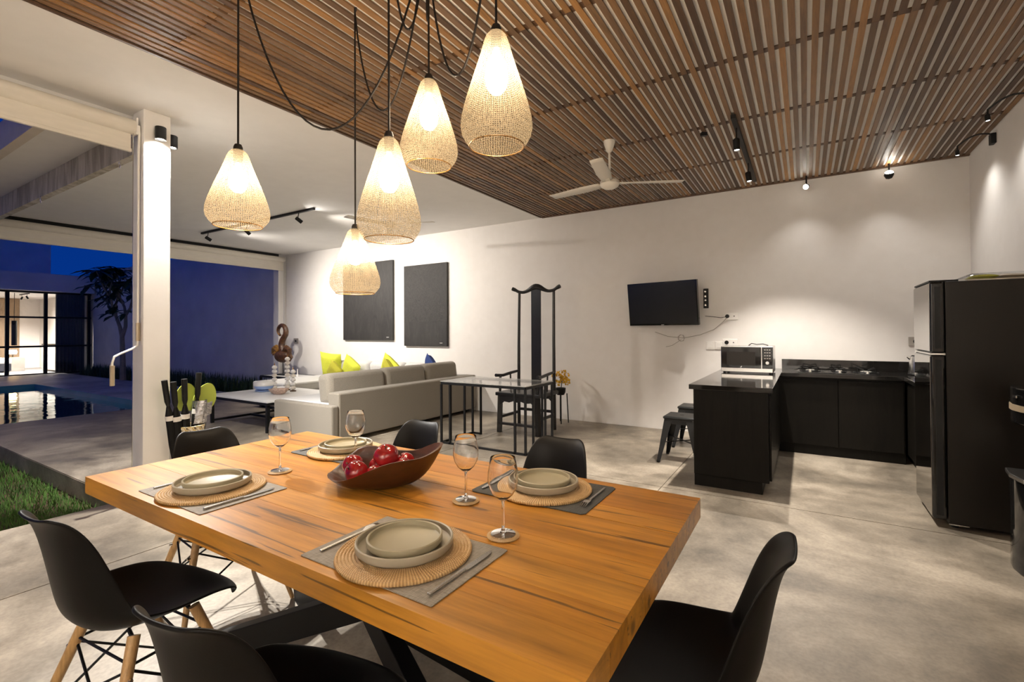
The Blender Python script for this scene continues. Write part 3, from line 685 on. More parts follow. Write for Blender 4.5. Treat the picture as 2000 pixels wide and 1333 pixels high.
wineglass(-1.799,1.137,'left of the fruit bowl'); wineglass(-1.67,1.405,'between the far left plate and the fruit bowl')
# fruit bowl
bl = thing('wooden_bowl', 'dark carved wooden bowl with wavy rim holding red fruit', 'bowl', (-1.325,1.235,TZ+.001), YAW)
def bowl_pts(off):
    G = []; nn = 40
    for j in range(9):
        s_ = j/8; row = []
        for k in range(nn):
            a = 2*PI*k/nn
            A, B_ = .208, .135
            wave = 1+.05*math.sin(3*a+.6)+.035*math.sin(5*a+1.0)
            zr = .086+.048*math.cos(a)+.012*math.sin(4*a+.5)+.045*math.exp(-((a-2.15)/.40)**2)
            rad = .30+.70*s_**.75
            row.append((A*wave*rad*math.cos(a)*(1-off*.05), B_*wave*rad*math.sin(a)*(1-off*.07), (zr-off*.001)*s_**1.9 + off*.010*(1-s_)))
        G.append(row)
    return G
ob = bowl_pts(0); ib = list(reversed(bowl_pts(1)))
bb = MB(); bb.grid(ob+ib, True); n0 = 40; bb.f.append(tuple(reversed(range(n0)))); last = len(bb.v)-n0; bb.f.append(tuple(last+k for k in range(n0)))
bb.build('bowl_body', M['bowl'], bl, smooth=50)
def fruit(lx, ly, lz, r, tilt, lab):
    v = Matrix.Rotation(YAW,4,'Z') @ Vector((lx,ly,0))
    t = thing('red_fruit', lab, 'fruit', (-1.325+v.x, 1.235+v.y, TZ+lz-.010), 0, 'red fruit in the wooden bowl'); t.rotation_euler = tilt
    G = []
    for i in range(13):
        th = PI*i/12; row = []
        for k in range(24):
            a = 2*PI*k/24; rad = r*math.sin(th)*(1+.035*math.cos(5*a)*math.sin(th)); z = r*.93*math.cos(th) - .10*r*math.exp(-(th/.35)**2) + .06*r*math.exp(-((PI-th)/.3)**2)
            row.append((rad*math.cos(a), rad*math.sin(a), z))
        G.append(row)
    MB().grid(G, True).build('fruit_body', M['fruit'], t, smooth=80)
    MB().tube([(0,0,r*.80),(.003,0,r*.98),(.006,.002,r*1.08)], [.003,.0022,.003], 6).build('stalk', M['stemb'], t)
for a in ((-.115,.025,.075,.040,(1.1,.3,0),'red fruit at the left, tipped with its side up'),(-.085,-.03,.066,.042,(.9,-.7,.4),'red fruit at the front left of the bowl'),(-.02,.03,.072,.036,(.3,.5,0),'red fruit half hidden in the middle of the bowl'),
          (.012,.012,.112,.046,(.5,.25,.2),'largest red fruit on top of the heap'),(-.012,-.045,.060,.034,(1.0,.5,1),'red fruit low at the front beside the rim'),(.075,.04,.082,.037,(.2,-.5,.6),'red fruit at the back right of the heap'),
          (.082,-.012,.074,.036,(.7,.9,.2),'red fruit at the right of the heap'),(.03,-.045,.066,.028,(.4,.1,.9),'red fruit buried under the heap at the front')): fruit(*a)

# ================================================================== SOFA CORNER
def cushion(mb, c, size, rot=(0,0,0), pinch=.0, pw=3.0, n=11):
    """soft pillow: rounded block, thickness along local y; pinch pulls pointed corners"""
    R = Euler(rot).to_matrix(); sx_, sy_, sz_ = size
    for side in (-1, 1):
        G = []
        for i in range(n):
            u = -1+2*i/(n-1); row = []
            for k in range(n):
                v = -1+2*k/(n-1)
                t = max(0,(1-abs(u)**pw)*(1-abs(v)**pw))**.42
                px = u*(1-pinch*(1-v*v)*.5*abs(u)); pz = v*(1-pinch*(1-u*u)*.5*abs(v))
                p = Vector((px*sx_/2, side*t*sy_/2, pz*sz_/2)); row.append(tuple(Vector(c)+R@p))
            G.append(row if side > 0 else row[::-1])
        mb.grid(G)
    return mb
so = thing('sectional_sofa', 'large grey linen corner sofa turned with its back to the room', 'sofa', (-4.66,3.58,0))
DY = 6.40-3.58
MB().prism([(-1.14,.1),(-.2,.1),(-.2,DY-.2),(-3.7,DY-.2),(-3.7,1.18),(-2.75,1.18),(-2.75,1.92),(-1.14,1.92)], .05, .30).build('base', M['fabric'], so, smooth=0, bevel=.02)
for (px, py) in ((-1.05,.1),(-.1,.1),(-.1,2.7),(-3.6,2.7),(-3.6,1.3),(-1.0,1.8)): MB().box(px-.03,px+.03,py-.03,py+.03,0,.055).build('foot', M['black'], so, smooth=0)
MB().box(-.2,0,.1,DY,.05,.60).build('back_frame', M['fabric'], so, smooth=0, bevel=.02)
MB().box(-3.7,-.2,DY-.2,DY,.05,.60).build('back_frame', M['fabriclt'], so, smooth=0, bevel=.02)
MB().box(-1.14,0,0,.099,.05,.46).build('seat_end', M['fabric'], so, smooth=0, bevel=.02)
for y0, y1 in ((.09,.95),(.95,1.92)): MB().box(-1.15,-.2,y0+.004,y1-.004,.30,.465).build('seat_cushion', M['fabriclt'], so, smooth=0, bevel=.03)
for x0, x1 in ((-1.95,-.2),(-2.75,-1.95)): MB().box(x0+.004,x1-.004,1.93,DY-.2,.30,.465).build('seat_cushion', M['fabriclt'], so, smooth=0, bevel=.03)
MB().box(-3.7,-2.754,1.18,DY-.2,.30,.46).build('seat_cushion', M['fabriclt'], so, smooth=0, bevel=.03)
for y0, y1, dz in ((.13,1.04,-.01),(1.06,1.85,0),(1.87,2.62,.005)):
    o = MB().obox((0,0,0),(.24,y1-y0,.38),(0,-.13,0)).build('back_cushion', M['fabric'], so, smooth=60, loc=(-.33,(y0+y1)/2,.632+dz), bevel=.07, seg=4)
for x0, x1 in ((-1.25,-.42),(-2.1,-1.28),(-2.95,-2.13)):
    MB().obox((0,0,0),(x1-x0,.2,.34),(.14,0,0)).build('back_cushion', M['fabriclt'], so, smooth=60, loc=((x0+x1)/2,DY-.31,.615), bevel=.07, seg=4)
def pillow(lab, loc, rot, mat_, s_=.46):
    o = cushion(MB(), (0,0,0), (s_,.17,s_), pinch=.14).build('throw_pillow', M[mat_], smooth=80, loc=loc, rot=rot); tag(o, lab, 'cushion', 'throw pillows on the sofa')
pillow('large lime throw pillow at the left end of the sofa seat', (-7.72,5.93,.70), (.28,.10,.25), 'lime', .48)
pillow('lime throw pillow standing on its corner between two grey cushions', (-7.03,5.82,.66), (.3,.62,.1), 'lime', .40)
pillow('small olive throw pillow leaning low beside the cornered lime one', (-7.36,5.72,.60), (.35,.75,.2), 'olive', .32)
pillow('lime throw pillow standing on its corner behind the middle back cushion', (-6.02,5.80,.69), (.3,.62,.0), 'lime', .42)
pillow('olive throw pillow leaning against the right-hand lime one', (-5.86,5.62,.66), (.4,.75,-.2), 'olive', .36)
pillow('navy blue throw pillow poking up at the sofa corner', (-5.22,5.95,.70), (.35,.7,-.3), 'navy', .40)
# coffee table
ct = thing('coffee_table', 'low white-topped coffee table with thin black frame', 'table', (-7.45,3.60,0))
MB().box(0,1.47,0,1.15,.395,.42).build('table_top', M['marble'], ct, smooth=0, bevel=.003)
fb = MB(); 
for a, b in (((0,.01),(1.47,.01)),((0,1.14),(1.47,1.14)),((.01,0),(.01,1.15)),((1.46,0),(1.46,1.15))): fb.bar((*a,.378),(*b,.378),.03,.034)
fb.build('apron', M['black'], ct, smooth=0)
for px in (.035,1.435):
    for py in (.03,1.12): MB().box(px-.02,px+.02,py-.02,py+.02,0,.37).build('leg', M['black'], ct, smooth=0)
for px in (.035,1.435): MB().bar((px,.03,.04),(px,1.12,.04),.03,.03).build('floor_rail', M['black'], ct, smooth=0)
MB().bar((.035,.6,.04),(1.435,.6,.04),.03,.03).build('floor_rail', M['black'], ct, smooth=0)
# side table with the sculpture
st_ = thing('side_table', 'low black-framed side table under the carved sculpture', 'table', (-9.78,5.75,0))
sf = MB(); z = .40
for a, b in (((0,0),(1.15,0)),((0,.55),(1.15,.55)),((0,0),(0,.55)),((1.15,0),(1.15,.55))): sf.bar((*a,z),(*b,z),.035,.04)
sf.build('frame', M['black'], st_, smooth=0)
MB().box(.02,1.13,.02,.53,z,z+.016).build('table_top', M['marble'], st_, smooth=0)
for px in (0,1.15):
    for py in (0,.55): MB().box(px-.018,px+.018,py-.018,py+.018,0,z).build('leg', M['black'], st_, smooth=0)
sc_ = thing('carved_sculpture', 'dark carved serpent sculpture with curling neck on a thin stand', 'sculpture', (-9.42,6.02,.418))
MB().box(-.14,.14,-.07,.07,0,.025).build('stand_base', M['black'], sc_, smooth=0)
MB().tube([(0,0,.02),(0,0,.30)], .009, 8).build('stand_rod', M['black'], sc_)
G = []
for i in range(12):
    th = PI*i/11; row = []
    for k in range(20):
        a = 2*PI*k/20; r = math.sin(th)*(1+.06*math.cos(3*a)); row.append((.25*r*math.cos(a), .12*r*math.sin(a), .41-.15*math.cos(th)*(1 if th < PI/2 else .75)))
    G.append(row)
MB().grid(G, True).build('head', M['carved'], sc_, smooth=80)
sp = []
for i in range(34):
    t = i/33
    if t < .4: u = t/.4; sp.append((.02+.10*math.sin(u*PI)*(-1)+.08*u, 0, .48+.38*u))
    else:
        u = (t-.4)/.6; a = -.3+u*4.6; r = .155*(1-.30*u); sp.append((.10-.145+r*math.cos(a)*1.0, 0, .93+r*math.sin(a)*.9))
MB().tube(sp, [.075-.052*(i/33) for i in range(34)], 10).build('neck', M['carved'], sc_)
MB().tube([p for p in sp[10:]], [.012]*24, 6).xf(Matrix.Translation((-.012,-.022,.012))).build('neck_ridge', M['gold'], sc_)
for j, (pts, rs) in enumerate((([( -.12,0,.50),(-.24,0,.57),(-.34,0,.54),(-.40,0,.44)],[.07,.075,.05,.01]),([(.06,0,.50),(.16,-.02,.58),(.26,-.02,.54),(.25,-.02,.42),(.18,-.02,.40)],[.06,.06,.05,.04,.02]),([(.1,0,.42),(.24,0,.46),(.30,0,.38),(.24,0,.30)],[.045,.04,.03,.015]),([(-.1,-.03,.40),(-.22,-.04,.46),(-.30,-.04,.42)],[.045,.045,.015]))):
    MB().tube(pts, rs, 8).build('curl', M['gold' if j in (0,3) else 'carved'], sc_)
for i, (x, h) in enumerate(((-9.02,.17),(-8.86,.15))):
    o = MB().lathe([(.035,0),(.03,.02),(.012,.05),(.01,h-.02),(.014,h),(0,h)], 14, ).build('candle_holder', M['whitecer'], loc=(x,5.98,.418)); tag(o, ('white candle holder nearer the sculpture on the side table','white candle holder at the right edge of the side table')[i], 'candle holder', 'white candle holders')
# things on the coffee table
def beads(x, y, n, lab):
    t = thing('shell_column', lab, 'ornament', (x,y,.421), 0, 'stacked white shell columns')
    MB().lathe([(.045,0),(.045,.012),(.015,.02),(0,.02)], 14).build('base', M['stemb'], t)
    for i in range(n):
        z = .02+i*.062; MB().lathe([(.01,0),(.032,.012),(.040,.03),(.030,.05),(.012,.062)], 12, (0,0,z)).build('bead' if i % 3 else 'ring', M['whitecer' if i % 3 else 'shell'], t)
    MB().lathe([(.010,0),(.006,.02),(.0,.05)], 8, (0,0,.02+n*.062)).build('finial', M['gold'], t)
beads(-6.98,4.32,6,'medium stack of white shells on the coffee table'); beads(-6.88,4.47,8,'tallest stack of white shells on the coffee table'); beads(-6.66,4.42,5,'shortest stack of white shells on the coffee table')
bx_ = thing('lidded_bowl', 'white and pale blue lidded dish on the coffee table', 'dish', (-7.08,4.22,.421))
MB().lathe([(0,0),(.11,0),(.13,.012),(.13,.018),(0,.018)], 28).build('saucer', M['bluecer'], bx_)
MB().lathe([(.06,.018),(.12,.035),(.14,.07),(.14,.085),(0,.085)], 28).build('dish_body', M['bluecer'], bx_)
MB().lathe([(.145,.085),(.15,.10),(.14,.13),(.09,.16),(.03,.168),(0,.168)], 28).build('lid', M['whitecer'], bx_)
sh = thing('shell_bowl', 'pinkish ribbed shell bowl at the front of the coffee table', 'bowl', (-6.55,4.12,.421))
G = []
for j in range(7):
    s_ = j/6; row = []
    for k in range(30):
        a = 2*PI*k/30; r = (.06+.08*s_)*(1+.05*math.cos(10*a)); row.append((r*1.25*math.cos(a), r*.85*math.sin(a), .075*s_**1.5+.012*s_*math.cos(a)))
    G.append(row)
o = MB().grid(G, True); o.f.append(tuple(reversed(range(30)))); o = o.build('shell_body', M['shellp'], sh, smooth=50); md = o.modifiers.new('solidify','SOLIDIFY'); md.thickness = .01
# paintings
def painting_obj(lab, x0, x1, z0, z1, mat_):
    t = thing('painting', lab, 'painting', ((x0+x1)/2, YW-.002, z0), 0, 'black paintings on the back wall')
    MB().box(-(x1-x0)/2, (x1-x0)/2, -.045, -.002, 0, z1-z0).build('canvas', M[mat_], t, smooth=0, bevel=.003)
    if mat_ == 'paintB': MB().box(-(x1-x0)/2+.01, (x1-x0)/2-.01, -.049, -.044, .01, (z1-z0)*.30).build('lower_field', M['paintA'], t, smooth=0)
    MB().box((x1-x0)/2-.16, (x1-x0)/2-.10, -.0515, -.045, .055, .062).build('signature', M['whitepl'], t, smooth=0)
painting_obj('smooth black painting on the left, behind the lowest lamp', -8.0, -6.60, 1.16, 2.68, 'paintA')
painting_obj('rough textured black painting on the right above the sofa', -6.31, -5.29, 1.06, 2.53, 'paintB')

# ================================================================== GLASS TABLE AND TALL CHAIR
gt = thing('console_table', 'pale glass-topped table on slim black bars behind the dining table', 'table', (-3.68,4.36,0))
W_, D_, H_ = 1.15, .62, .74; s_ = .022
fb = MB()
for a, b in (((0,0),(W_,0)),((0,D_),(W_,D_)),((0,0),(0,D_)),((W_,0),(W_,D_))): fb.bar((*a,H_-.03),(*b,H_-.03),s_,.028)
fb.build('top_frame', M['black'], gt, smooth=0)
MB().box(-.012,W_+.012,-.012,D_+.012,H_-.014,H_-.002).build('glass_top', M['frost'], gt, smooth=0, bevel=.002)
for cx_, sx_ in ((0,1),(W_,-1)):
    for cy_, sy_ in ((0,1),(D_,-1)):
        for ox, oy in ((0,0),(.13,0),(0,.17)):
            px, py = cx_+sx_*ox, cy_+sy_*oy; MB().box(px-s_/2,px+s_/2,py-s_/2,py+s_/2,0,H_-.044).build('leg', M['black'], gt, smooth=0)
        MB().bar((cx_,cy_,s_/2),(cx_+sx_*.13,cy_,s_/2),s_,s_).build('foot_rail', M['black'], gt, smooth=0); MB().bar((cx_,cy_,s_/2),(cx_,cy_+sy_*.17,s_/2),s_,s_).build('foot_rail', M['black'], gt, smooth=0)
MB().bar((.13,0,s_/2),(W_-.13,0,s_/2),s_,s_).build('floor_rail', M['black'], gt, smooth=0)
tc_ = thing('yoke_back_chair', 'extremely tall ebonised yoke-back armchair against the wall', 'chair', (-3.14,5.47,0))
E_ = M['ebony']
for sx_ in (-1,1):
    MB().tube([(sx_*.275,.24,.0),(sx_*.275,.235,.5),(sx_*.272,.24,1.2),(sx_*.268,.255,1.86)], [.024,.023,.02,.018], 10).build('rear_post', E_, tc_)
    MB().bar((sx_*.29,-.24,0),(sx_*.275,-.235,.50),.06,.06).build('leg', E_, tc_, smooth=0, bevel=.006)
    MB().tube([(sx_*.275,.235,.77),(sx_*.285,.05,.755),(sx_*.29,-.15,.735),(sx_*.31,-.29,.745)], [.016,.02,.02,.022], 10).build('arm', E_, tc_)
    MB().tube([(sx_*.28,-.235,.53),(sx_*.285,-.22,.74)], .017, 8).build('arm_post', E_, tc_)
    MB().tube([(sx_*.275,.03,.53),(sx_*.285,.03,.755)], .011, 8).build('arm_post', E_, tc_)
    MB().bar((sx_*.28,-.24,.20),(sx_*.275,.24,.20),.025,.035).build('stretcher', E_, tc_, smooth=0)
G = MB().bar((0,.245,.50),(0,.25,1.90),.145,.018,(0,1,0)).build('back_splat', E_, tc_, smooth=0)
P = []; rs = []
for i in range(25):
    t = -1+2*i/24; P.append((t*.37,.255-.02*t*t,1.885+.045*math.exp(-(t/.28)**2)-.025*math.exp(-((abs(t)-.55)/.25)**2)+.055*max(0,abs(t)-.75)*4*.6)); rs.append(.021+.022*math.exp(-(t/.3)**2)+.006*(abs(t) > .9))
MB().tube(P, rs, 10).build('yoke_rail', E_, tc_)
MB().box(-.33,.33,-.28,.26,.48,.525).build('seat', E_, tc_, smooth=0, bevel=.01)
ap = [( -.27,0),(-.27,-.13),(-.24,-.11),(-.2,-.075),(-.12,-.085),(-.06,-.065),(0,-.08),(.06,-.065),(.12,-.085),(.2,-.075),(.24,-.11),(.27,-.13),(.27,0)]
for yy in (-.25,.235): MB().prism(ap, 0, .02).xf(Matrix.Translation((0,yy,.485)) @ Matrix.Rotation(PI/2,4,'X')).build('apron', E_, tc_, smooth=0)
MB().bar((-.28,-.245,.12),(.28,-.245,.12),.05,.03).build('foot_rest', E_, tc_, smooth=0); MB().bar((-.27,.24,.24),(.27,.24,.24),.025,.035).build('stretcher', E_, tc_, smooth=0)
pl = thing('flower_stand', 'thin black plant stand with yellow flowers behind the tall chair', 'plant stand', (-3.01,6.2,0))
for a in range(4): MB().tube([(.11*math.cos(a*PI/2+.5),.11*math.sin(a*PI/2+.5),0),(.09*math.cos(a*PI/2+.5),.09*math.sin(a*PI/2+.5),.42)], .008, 6).build('leg', M['black'], pl)
MB().lathe([(.05,.40),(.07,.44),(.075,.50),(.065,.50),(.058,.45),(0,.45)], 18).build('pot', M['black'], pl)
ff = MB(); rf = random.Random(5)
for i in range(90):
    a = rf.random()*2*PI; r = .13*rf.random()**.6; z = .54+.20*rf.random(); q = rf.uniform(.012,.022)
    ff.obox((r*math.cos(a), r*math.sin(a), z), (q*1.6,q*1.6,q*.5), (rf.random()*3,rf.random()*3,rf.random()*3))
fo = ff.build('flowers', M['yellowfl'], pl, smooth=0); fo['kind'] = 'stuff'
MB().tube([(0,0,.45),(.02,.01,.6)], .006, 6).build('stalk', M['leaf'], pl)

# ================================================================== TV AND SOCKETS
tv = thing('television', 'wall-mounted flat television tilted towards the kitchen', 'television', (-1.56,6.235,1.385)); tv.rotation_euler = (math.radians(7),0,math.radians(-10.5))
MB().box(-.465,.465,-.01,.035,0,.56).build('casing', M['glossblk'], tv, smooth=0, bevel=.004)
MB().box(-.45,.45,-.0125,-.0095,.02,.548).build('screen', M['screen'], tv, smooth=0)
MB().box(-.018,.018,-.0125,-.0095,.0055,.0125).build('maker_mark', M['whitepl'], tv, smooth=0)
MB().box(-.2,.2,.035,.06,.15,.4).build('rear_cover', M['black'], tv, smooth=0, bevel=.008)
MB().bar((.1,.06,.3),(.1,.20,.3),.05,.08).build('mount_arm', M['black'], tv, smooth=0)
br_ = thing('wall_bracket', 'black metal bracket on the wall right of the television', 'bracket', (-1.075,YW-.001,1.60))
MB().box(-.03,.03,-.02,0,0,.25).build('plate', M['black'], br_, smooth=0, bevel=.003)
for z in (.04,.10,.15,.21): MB().tube([(-.005,-.02,z),(-.005,-.035,z)], .012, 10).build('bolt', M['steel'], br_)
tvc = thing('television_cable', 'thin pale cables drooping from the television to the socket', 'cable', (0,0,0))
MB().tube([(-1.08,6.42,1.50),(-1.0,6.455,1.49),(-.9,6.46,1.475),(-.84,6.455,1.485)], .0035, 6).build('power_lead', M['cable'], tvc)
P = [(-1.70,6.38,1.30),(-1.55,6.44,1.24),(-1.35,6.455,1.22),(-1.15,6.455,1.26),(-.98,6.455,1.33),(-.88,6.455,1.42),(-.835,6.455,1.47)]
MB().tube(P, .004, 6).build('aerial_lead', M['greyblk'], tvc)
P = [(-1.38+.03*math.cos(k*.9)*(1+k*.05), 6.45, 1.22+.045*math.sin(k*.9)) for k in range(14)]
MB().tube(P, .0035, 6).build('cable_knot', M['greyblk'], tvc); MB().tube([(-1.38,6.455,1.2),(-1.5,6.455,1.12),(-1.58,6.455,1.10)], .0035, 6).build('loose_end', M['greyblk'], tvc)
def socket(lab, x, z, w_=.15, h_=.085, mat_='whitepl', kind='socket', plug=False, holes=1):
    t = thing('wall_'+kind, lab, kind, (x,YW-.001,z))
    MB().box(-w_/2,w_/2,-.012,0,-h_/2,h_/2).build('plate', M[mat_], t, smooth=0, bevel=.003)
    if kind == 'socket':
        MB().lathe([(0,-.001),(.024,-.001),(.024,.004),(0,.004)], 20).xf(Matrix.Translation((-w_*.22 if holes > 1 else 0,-.013,0)) @ Matrix.Rotation(PI/2,4,'X')).build('outlet', M['black'], t)
        if holes > 1: MB().box(w_*.24-.006,w_*.24+.006,-.0145,-.012,-.006,.006).build('indicator', M['black'], t, smooth=0)
        if plug: MB().lathe([(0,0),(.02,0),(.02,.035),(0,.035)], 14).xf(Matrix.Translation((-w_*.22,-.014,0)) @ Matrix.Rotation(PI/2,4,'X')).build('plug', M['black'], t)
    else: MB().box(-w_*.3,w_*.3,-.016,-.012,-h_*.33,h_*.33).build('rocker', M[mat_], t, smooth=0, bevel=.002)
socket('double socket with plug right of the television', -.79, 1.492, .17, .085, plug=True, holes=2)
socket('double socket above the microwave', -.80, 1.165, .17, .085, holes=2)
socket('left one of two light switches beside the microwave', -1.03, 1.125, .095, .10, kind='switch'); socket('right one of two light switches beside the microwave', -.925, 1.128, .095, .10, kind='switch')
socket('grey socket on the wall beside the kettle', .985, 1.19, .12, .095, 'greyblk'); socket('dark grey socket near the far left end of the back wall', -9.63, 1.13, .16, .12, 'greyblk')

# ================================================================== KITCHEN
CT = .86
pn = thing('peninsula_cabinet', 'black oak end cabinet projecting into the room', 'cabinet', (-.82,4.29,0))
MB().box(0,.565,0,2.17,.10,CT-.042).build('body', M['cab'], pn, smooth=0, bevel=.002)
MB().box(0,.515,.0,2.17,0,.10).build('plinth', M['cab'], pn, smooth=0)
MB().box(-.0,.565,-.018,-.001,.10,CT-.042).build('end_panel', M['cab'], pn, smooth=0, bevel=.002)
for y0, y1 in ((.02,.82),(.83,1.55)): d_ = MB().box(.566,.582,y0,y1,.11,CT-.06).build('door', M['cab'], pn, smooth=0, bevel=.002)
bc = thing('base_cabinet', 'black oak base cabinet below the hob', 'cabinet', (-.252,5.93,0))
MB().box(.002,1.07,.02,.53,.10,CT-.042).build('body', M['cab'], bc, smooth=0)
MB().box(.002,1.07,.025,.53,0,.10).build('plinth', M['cab'], bc, smooth=0)
for x0, x1 in ((.004,.53),(.536,1.06)):
    d_ = MB().box(x0,x1,0,.0195,.105,CT-.065).build('door', M['cab'], bc, smooth=0, bevel=.002)
MB().box(.004,1.06,.004,.0195,CT-.062,CT-.044).build('top_rail', M['cab'], bc, smooth=0)
rc = thing('side_cabinet', 'black oak cabinet on the right wall next to the fridge', 'cabinet', (.83,4.78,0))
MB().box(.02,.585,0,1.68,.10,CT-.042).build('body', M['cab'], rc, smooth=0); MB().box(.05,.585,0,1.68,0,.10).build('plinth', M['cab'], rc, smooth=0)
for y0, y1 in ((.01,.57),(.58,1.13)): MB().box(0,.0195,y0,y1,.105,CT-.065).build('door', M['cab'], rc, smooth=0, bevel=.002)
ctp = MB().prism([(-.85,4.235),(-.222,4.235),(-.222,5.87),(.80,5.87),(.80,4.76),(1.418,4.76),(1.418,6.468),(-.85,6.468)], CT-.04, CT).build('countertop_slab', M['granite'], smooth=0, bevel=.003)
cth = thing('countertop', 'polished black granite worktop in a U shape', 'countertop', (0,0,0)); ctp.parent = cth
MB().box(-.24,1.418,6.445,6.468,CT+.0005,CT+.115).build('upstand', M['granite'], cth, smooth=0)
mw = thing('microwave_oven', 'black and steel microwave on the peninsula worktop', 'microwave', (-.535,5.60,CT+.001))
MB().box(-.25,.25,0,.38,.012,.285).build('casing', M['steel'], mw, smooth=0, bevel=.004)
dr = MB().box(-.245,.145,-.016,-.0005,.055,.278).build('door', M['glossblk'], mw, smooth=0, bevel=.003)
MB().box(-.19,.085,-.0185,-.0155,.085,.225).build('window', M['fridge'], dr, smooth=0)
MB().box(.148,.245,-.016,-.0005,.055,.278).build('control_panel', M['glossblk'], mw, smooth=0, bevel=.003)
MB().box(.1405,.148,-.017,-.0005,.055,.278).build('divider', M['steel'], mw, smooth=0)
MB().box(-.246,.246,-.016,-.0005,.013,.054).build('lower_trim', M['steel'], mw, smooth=0, bevel=.003)
MB().lathe([(0,0),(.018,0),(.016,.012),(0,.012)], 20).xf(Matrix.Translation((.197,-.017,.115)) @ Matrix.Rotation(PI/2,4,'X')).build('dial', M['steel'], mw)
for z in (.16,.19,.22,.25):
    for px in (.175,.197,.219): MB().box(px-.007,px+.007,-.0175,-.0155,z-.003,z+.003).build('button', M['steel'], mw, smooth=0)
for k in range(3): MB().box(-.058+k*.004,-.048+k*.004,-.0185,-.0155,.062+k*.005,.0645+k*.005).build('maker_mark', M['whitepl'], mw, smooth=0)
for px in (-.22,.22):
    for py in (.04,.34): MB().lathe([(0,0),(.014,0),(.014,.013),(0,.013)], 12, (px,py,0)).build('foot', M['black'], mw)
MB().tube([(.0,.25,.288),(.03,.24,.31),(.08,.24,.30),(.14,.25,.305),(.19,.26,.289)], .005, 6).build('power_lead', M['cable'], mw)
hb = thing('gas_hob', 'black three-burner gas hob set in the worktop', 'hob', (.28,6.13,CT+.0008))
MB().box(-.36,.36,-.19,.19,0,.008).build('glass_plate', M['glossblk'], hb, smooth=0, bevel=.002)
for px, R in ((-.24,.075),(.02,.05),(.25,.085)):
    bn = MB().lathe([(0,.008),(R*.62,.008),(R*.62,.02),(R*.45,.026),(0,.028)], 24, (px,.0,0)).build('burner', M['steel'], hb)
    gr = MB()
    for k in range(4):
        a = k*PI/2+PI/4; c_, s_ = math.cos(a), math.sin(a)
        gr.tube([(px+R*1.25*c_, R*1.25*s_, .008),(px+R*1.25*c_, R*1.25*s_, .045+.015*(px > .2)),(px+R*.3*c_, R*.3*s_, .038)], .004, 6)
    gr.tube([(px+R*1.25*math.cos(2*PI*k/20), R*1.25*math.sin(2*PI*k/20), .012) for k in range(20)], .004, 6, closed=True)
    gr.build('pan_support', M['black'], hb)
    MB().lathe([(0,.008),(.016,.008),(.013,.028),(0,.028)], 14, (px,-.155,0)).build('knob', M['steel'], hb)
kt = thing('electric_kettle', 'brushed steel kettle on the worktop beside the fridge', 'kettle', (.955,6.16,CT+.001))
MB().lathe([(0,0),(.082,0),(.085,.01),(.08,.02),(0,.02)], 28).build('power_base', M['black'], kt)
MB().lathe([(.076,.021),(.078,.03),(.070,.14),(.062,.185),(.0,.185)], 32).build('kettle_body', M['steel'], kt)
MB().lathe([(.060,.185),(.05,.197),(.012,.202),(.012,.215),(0,.216)], 24).build('lid', M['black'], kt)
MB().tube([(.058,0,.185),(.10,0,.19),(.115,0,.15),(.108,0,.09),(.085,0,.05)], .011, 10).build('handle', M['black'], kt)
MB().tube([(-.062,0,.165),(-.085,0,.182)], [.018,.010], 10).build('spout', M['steel'], kt)
fg = thing('refrigerator', 'tall black two-door refrigerator with mirrored front', 'refrigerator', (.715,4.20,0)); FW = .545
MB().box(.078,.69,0,FW,.03,1.635).build('cabinet', M['fridge'], fg, smooth=0, bevel=.006)
for z0, z1 in ((.05,1.145),(1.158,1.635)):
    d_ = MB().box(.0,.075,.0,FW,z0,z1).build('door', M['glossblk'], fg, smooth=0, bevel=.012, seg=3)
    MB().box(-.003,.001,.012,FW-.012,z0+.012,z1-.012).build('mirror_panel', M['mirrorblk'], d_, smooth=0)
    MB().box(.022,.055,-.004,.001,z0+.03,z1-.03).build('grip_recess', M['black'], d_, smooth=0)
MB().box(.0,.15,.02,FW-.02,1.636,1.648).build('hinge_cover', M['black'], fg, smooth=0, bevel=.003)
MB().box(.0,.076,.004,FW-.004,1.146,1.157).build('door_gap_trim', M['steel'], fg, smooth=0)
MB().box(.08,.18,-.002,.03,.025,.032).build('base_trim', M['steel'], fg, smooth=0)
for px in (.12,.62):
    for py in (.05,FW-.05): MB().lathe([(0,0),(.02,0),(.02,.03),(0,.03)], 12, (px,py,0)).build('foot', M['black'], fg)
tr = thing('wrapped_tray', 'flat plastic-wrapped tray of packets on top of the fridge', 'tray', (1.12,4.42,1.637))
MB().box(-.2,.22,-.14,.14,0,.012).build('tray', M['creamtrim'], tr, smooth=0, bevel=.004)
for i, (px, m_) in enumerate(((-.1,'olive'),(.02,'tan'),(.14,'lime'))): cushion(MB(), (0,0,0), (.13,.035,.22), (PI/2,0,.2*i)).build('packet', M[m_], tr, smooth=80, loc=(px,0,.03))
cushion(MB(), (0,0,0), (.46,.05,.31), (PI/2,0,0), pw=6).build('clear_wrap', M['pane'], tr, smooth=80, loc=(.01,0,.03))
wd_ = thing('water_dispenser', 'glossy black water dispenser cut off by the right photo edge', 'water dispenser', (.965,3.50,0)); K = M['glossblk']
MB().prism([(.03,.02),(.05,0),(.31,0),(.31,.34),(.05,.34),(.03,.32),(.0,.24),(-.008,.17),(.0,.10)], .0, .50).build('lower_body', K, wd_, smooth=30, bevel=.006)
MB().box(.12,.31,.0,.34,.5005,.80).build('rear_column', K, wd_, smooth=0)
MB().prism([(.04,.0),(.31,0),(.31,.34),(.04,.34),(.01,.25),(.0,.17),(.01,.09)], .8005, 1.0).build('top_housing', K, wd_, smooth=30, bevel=.008)
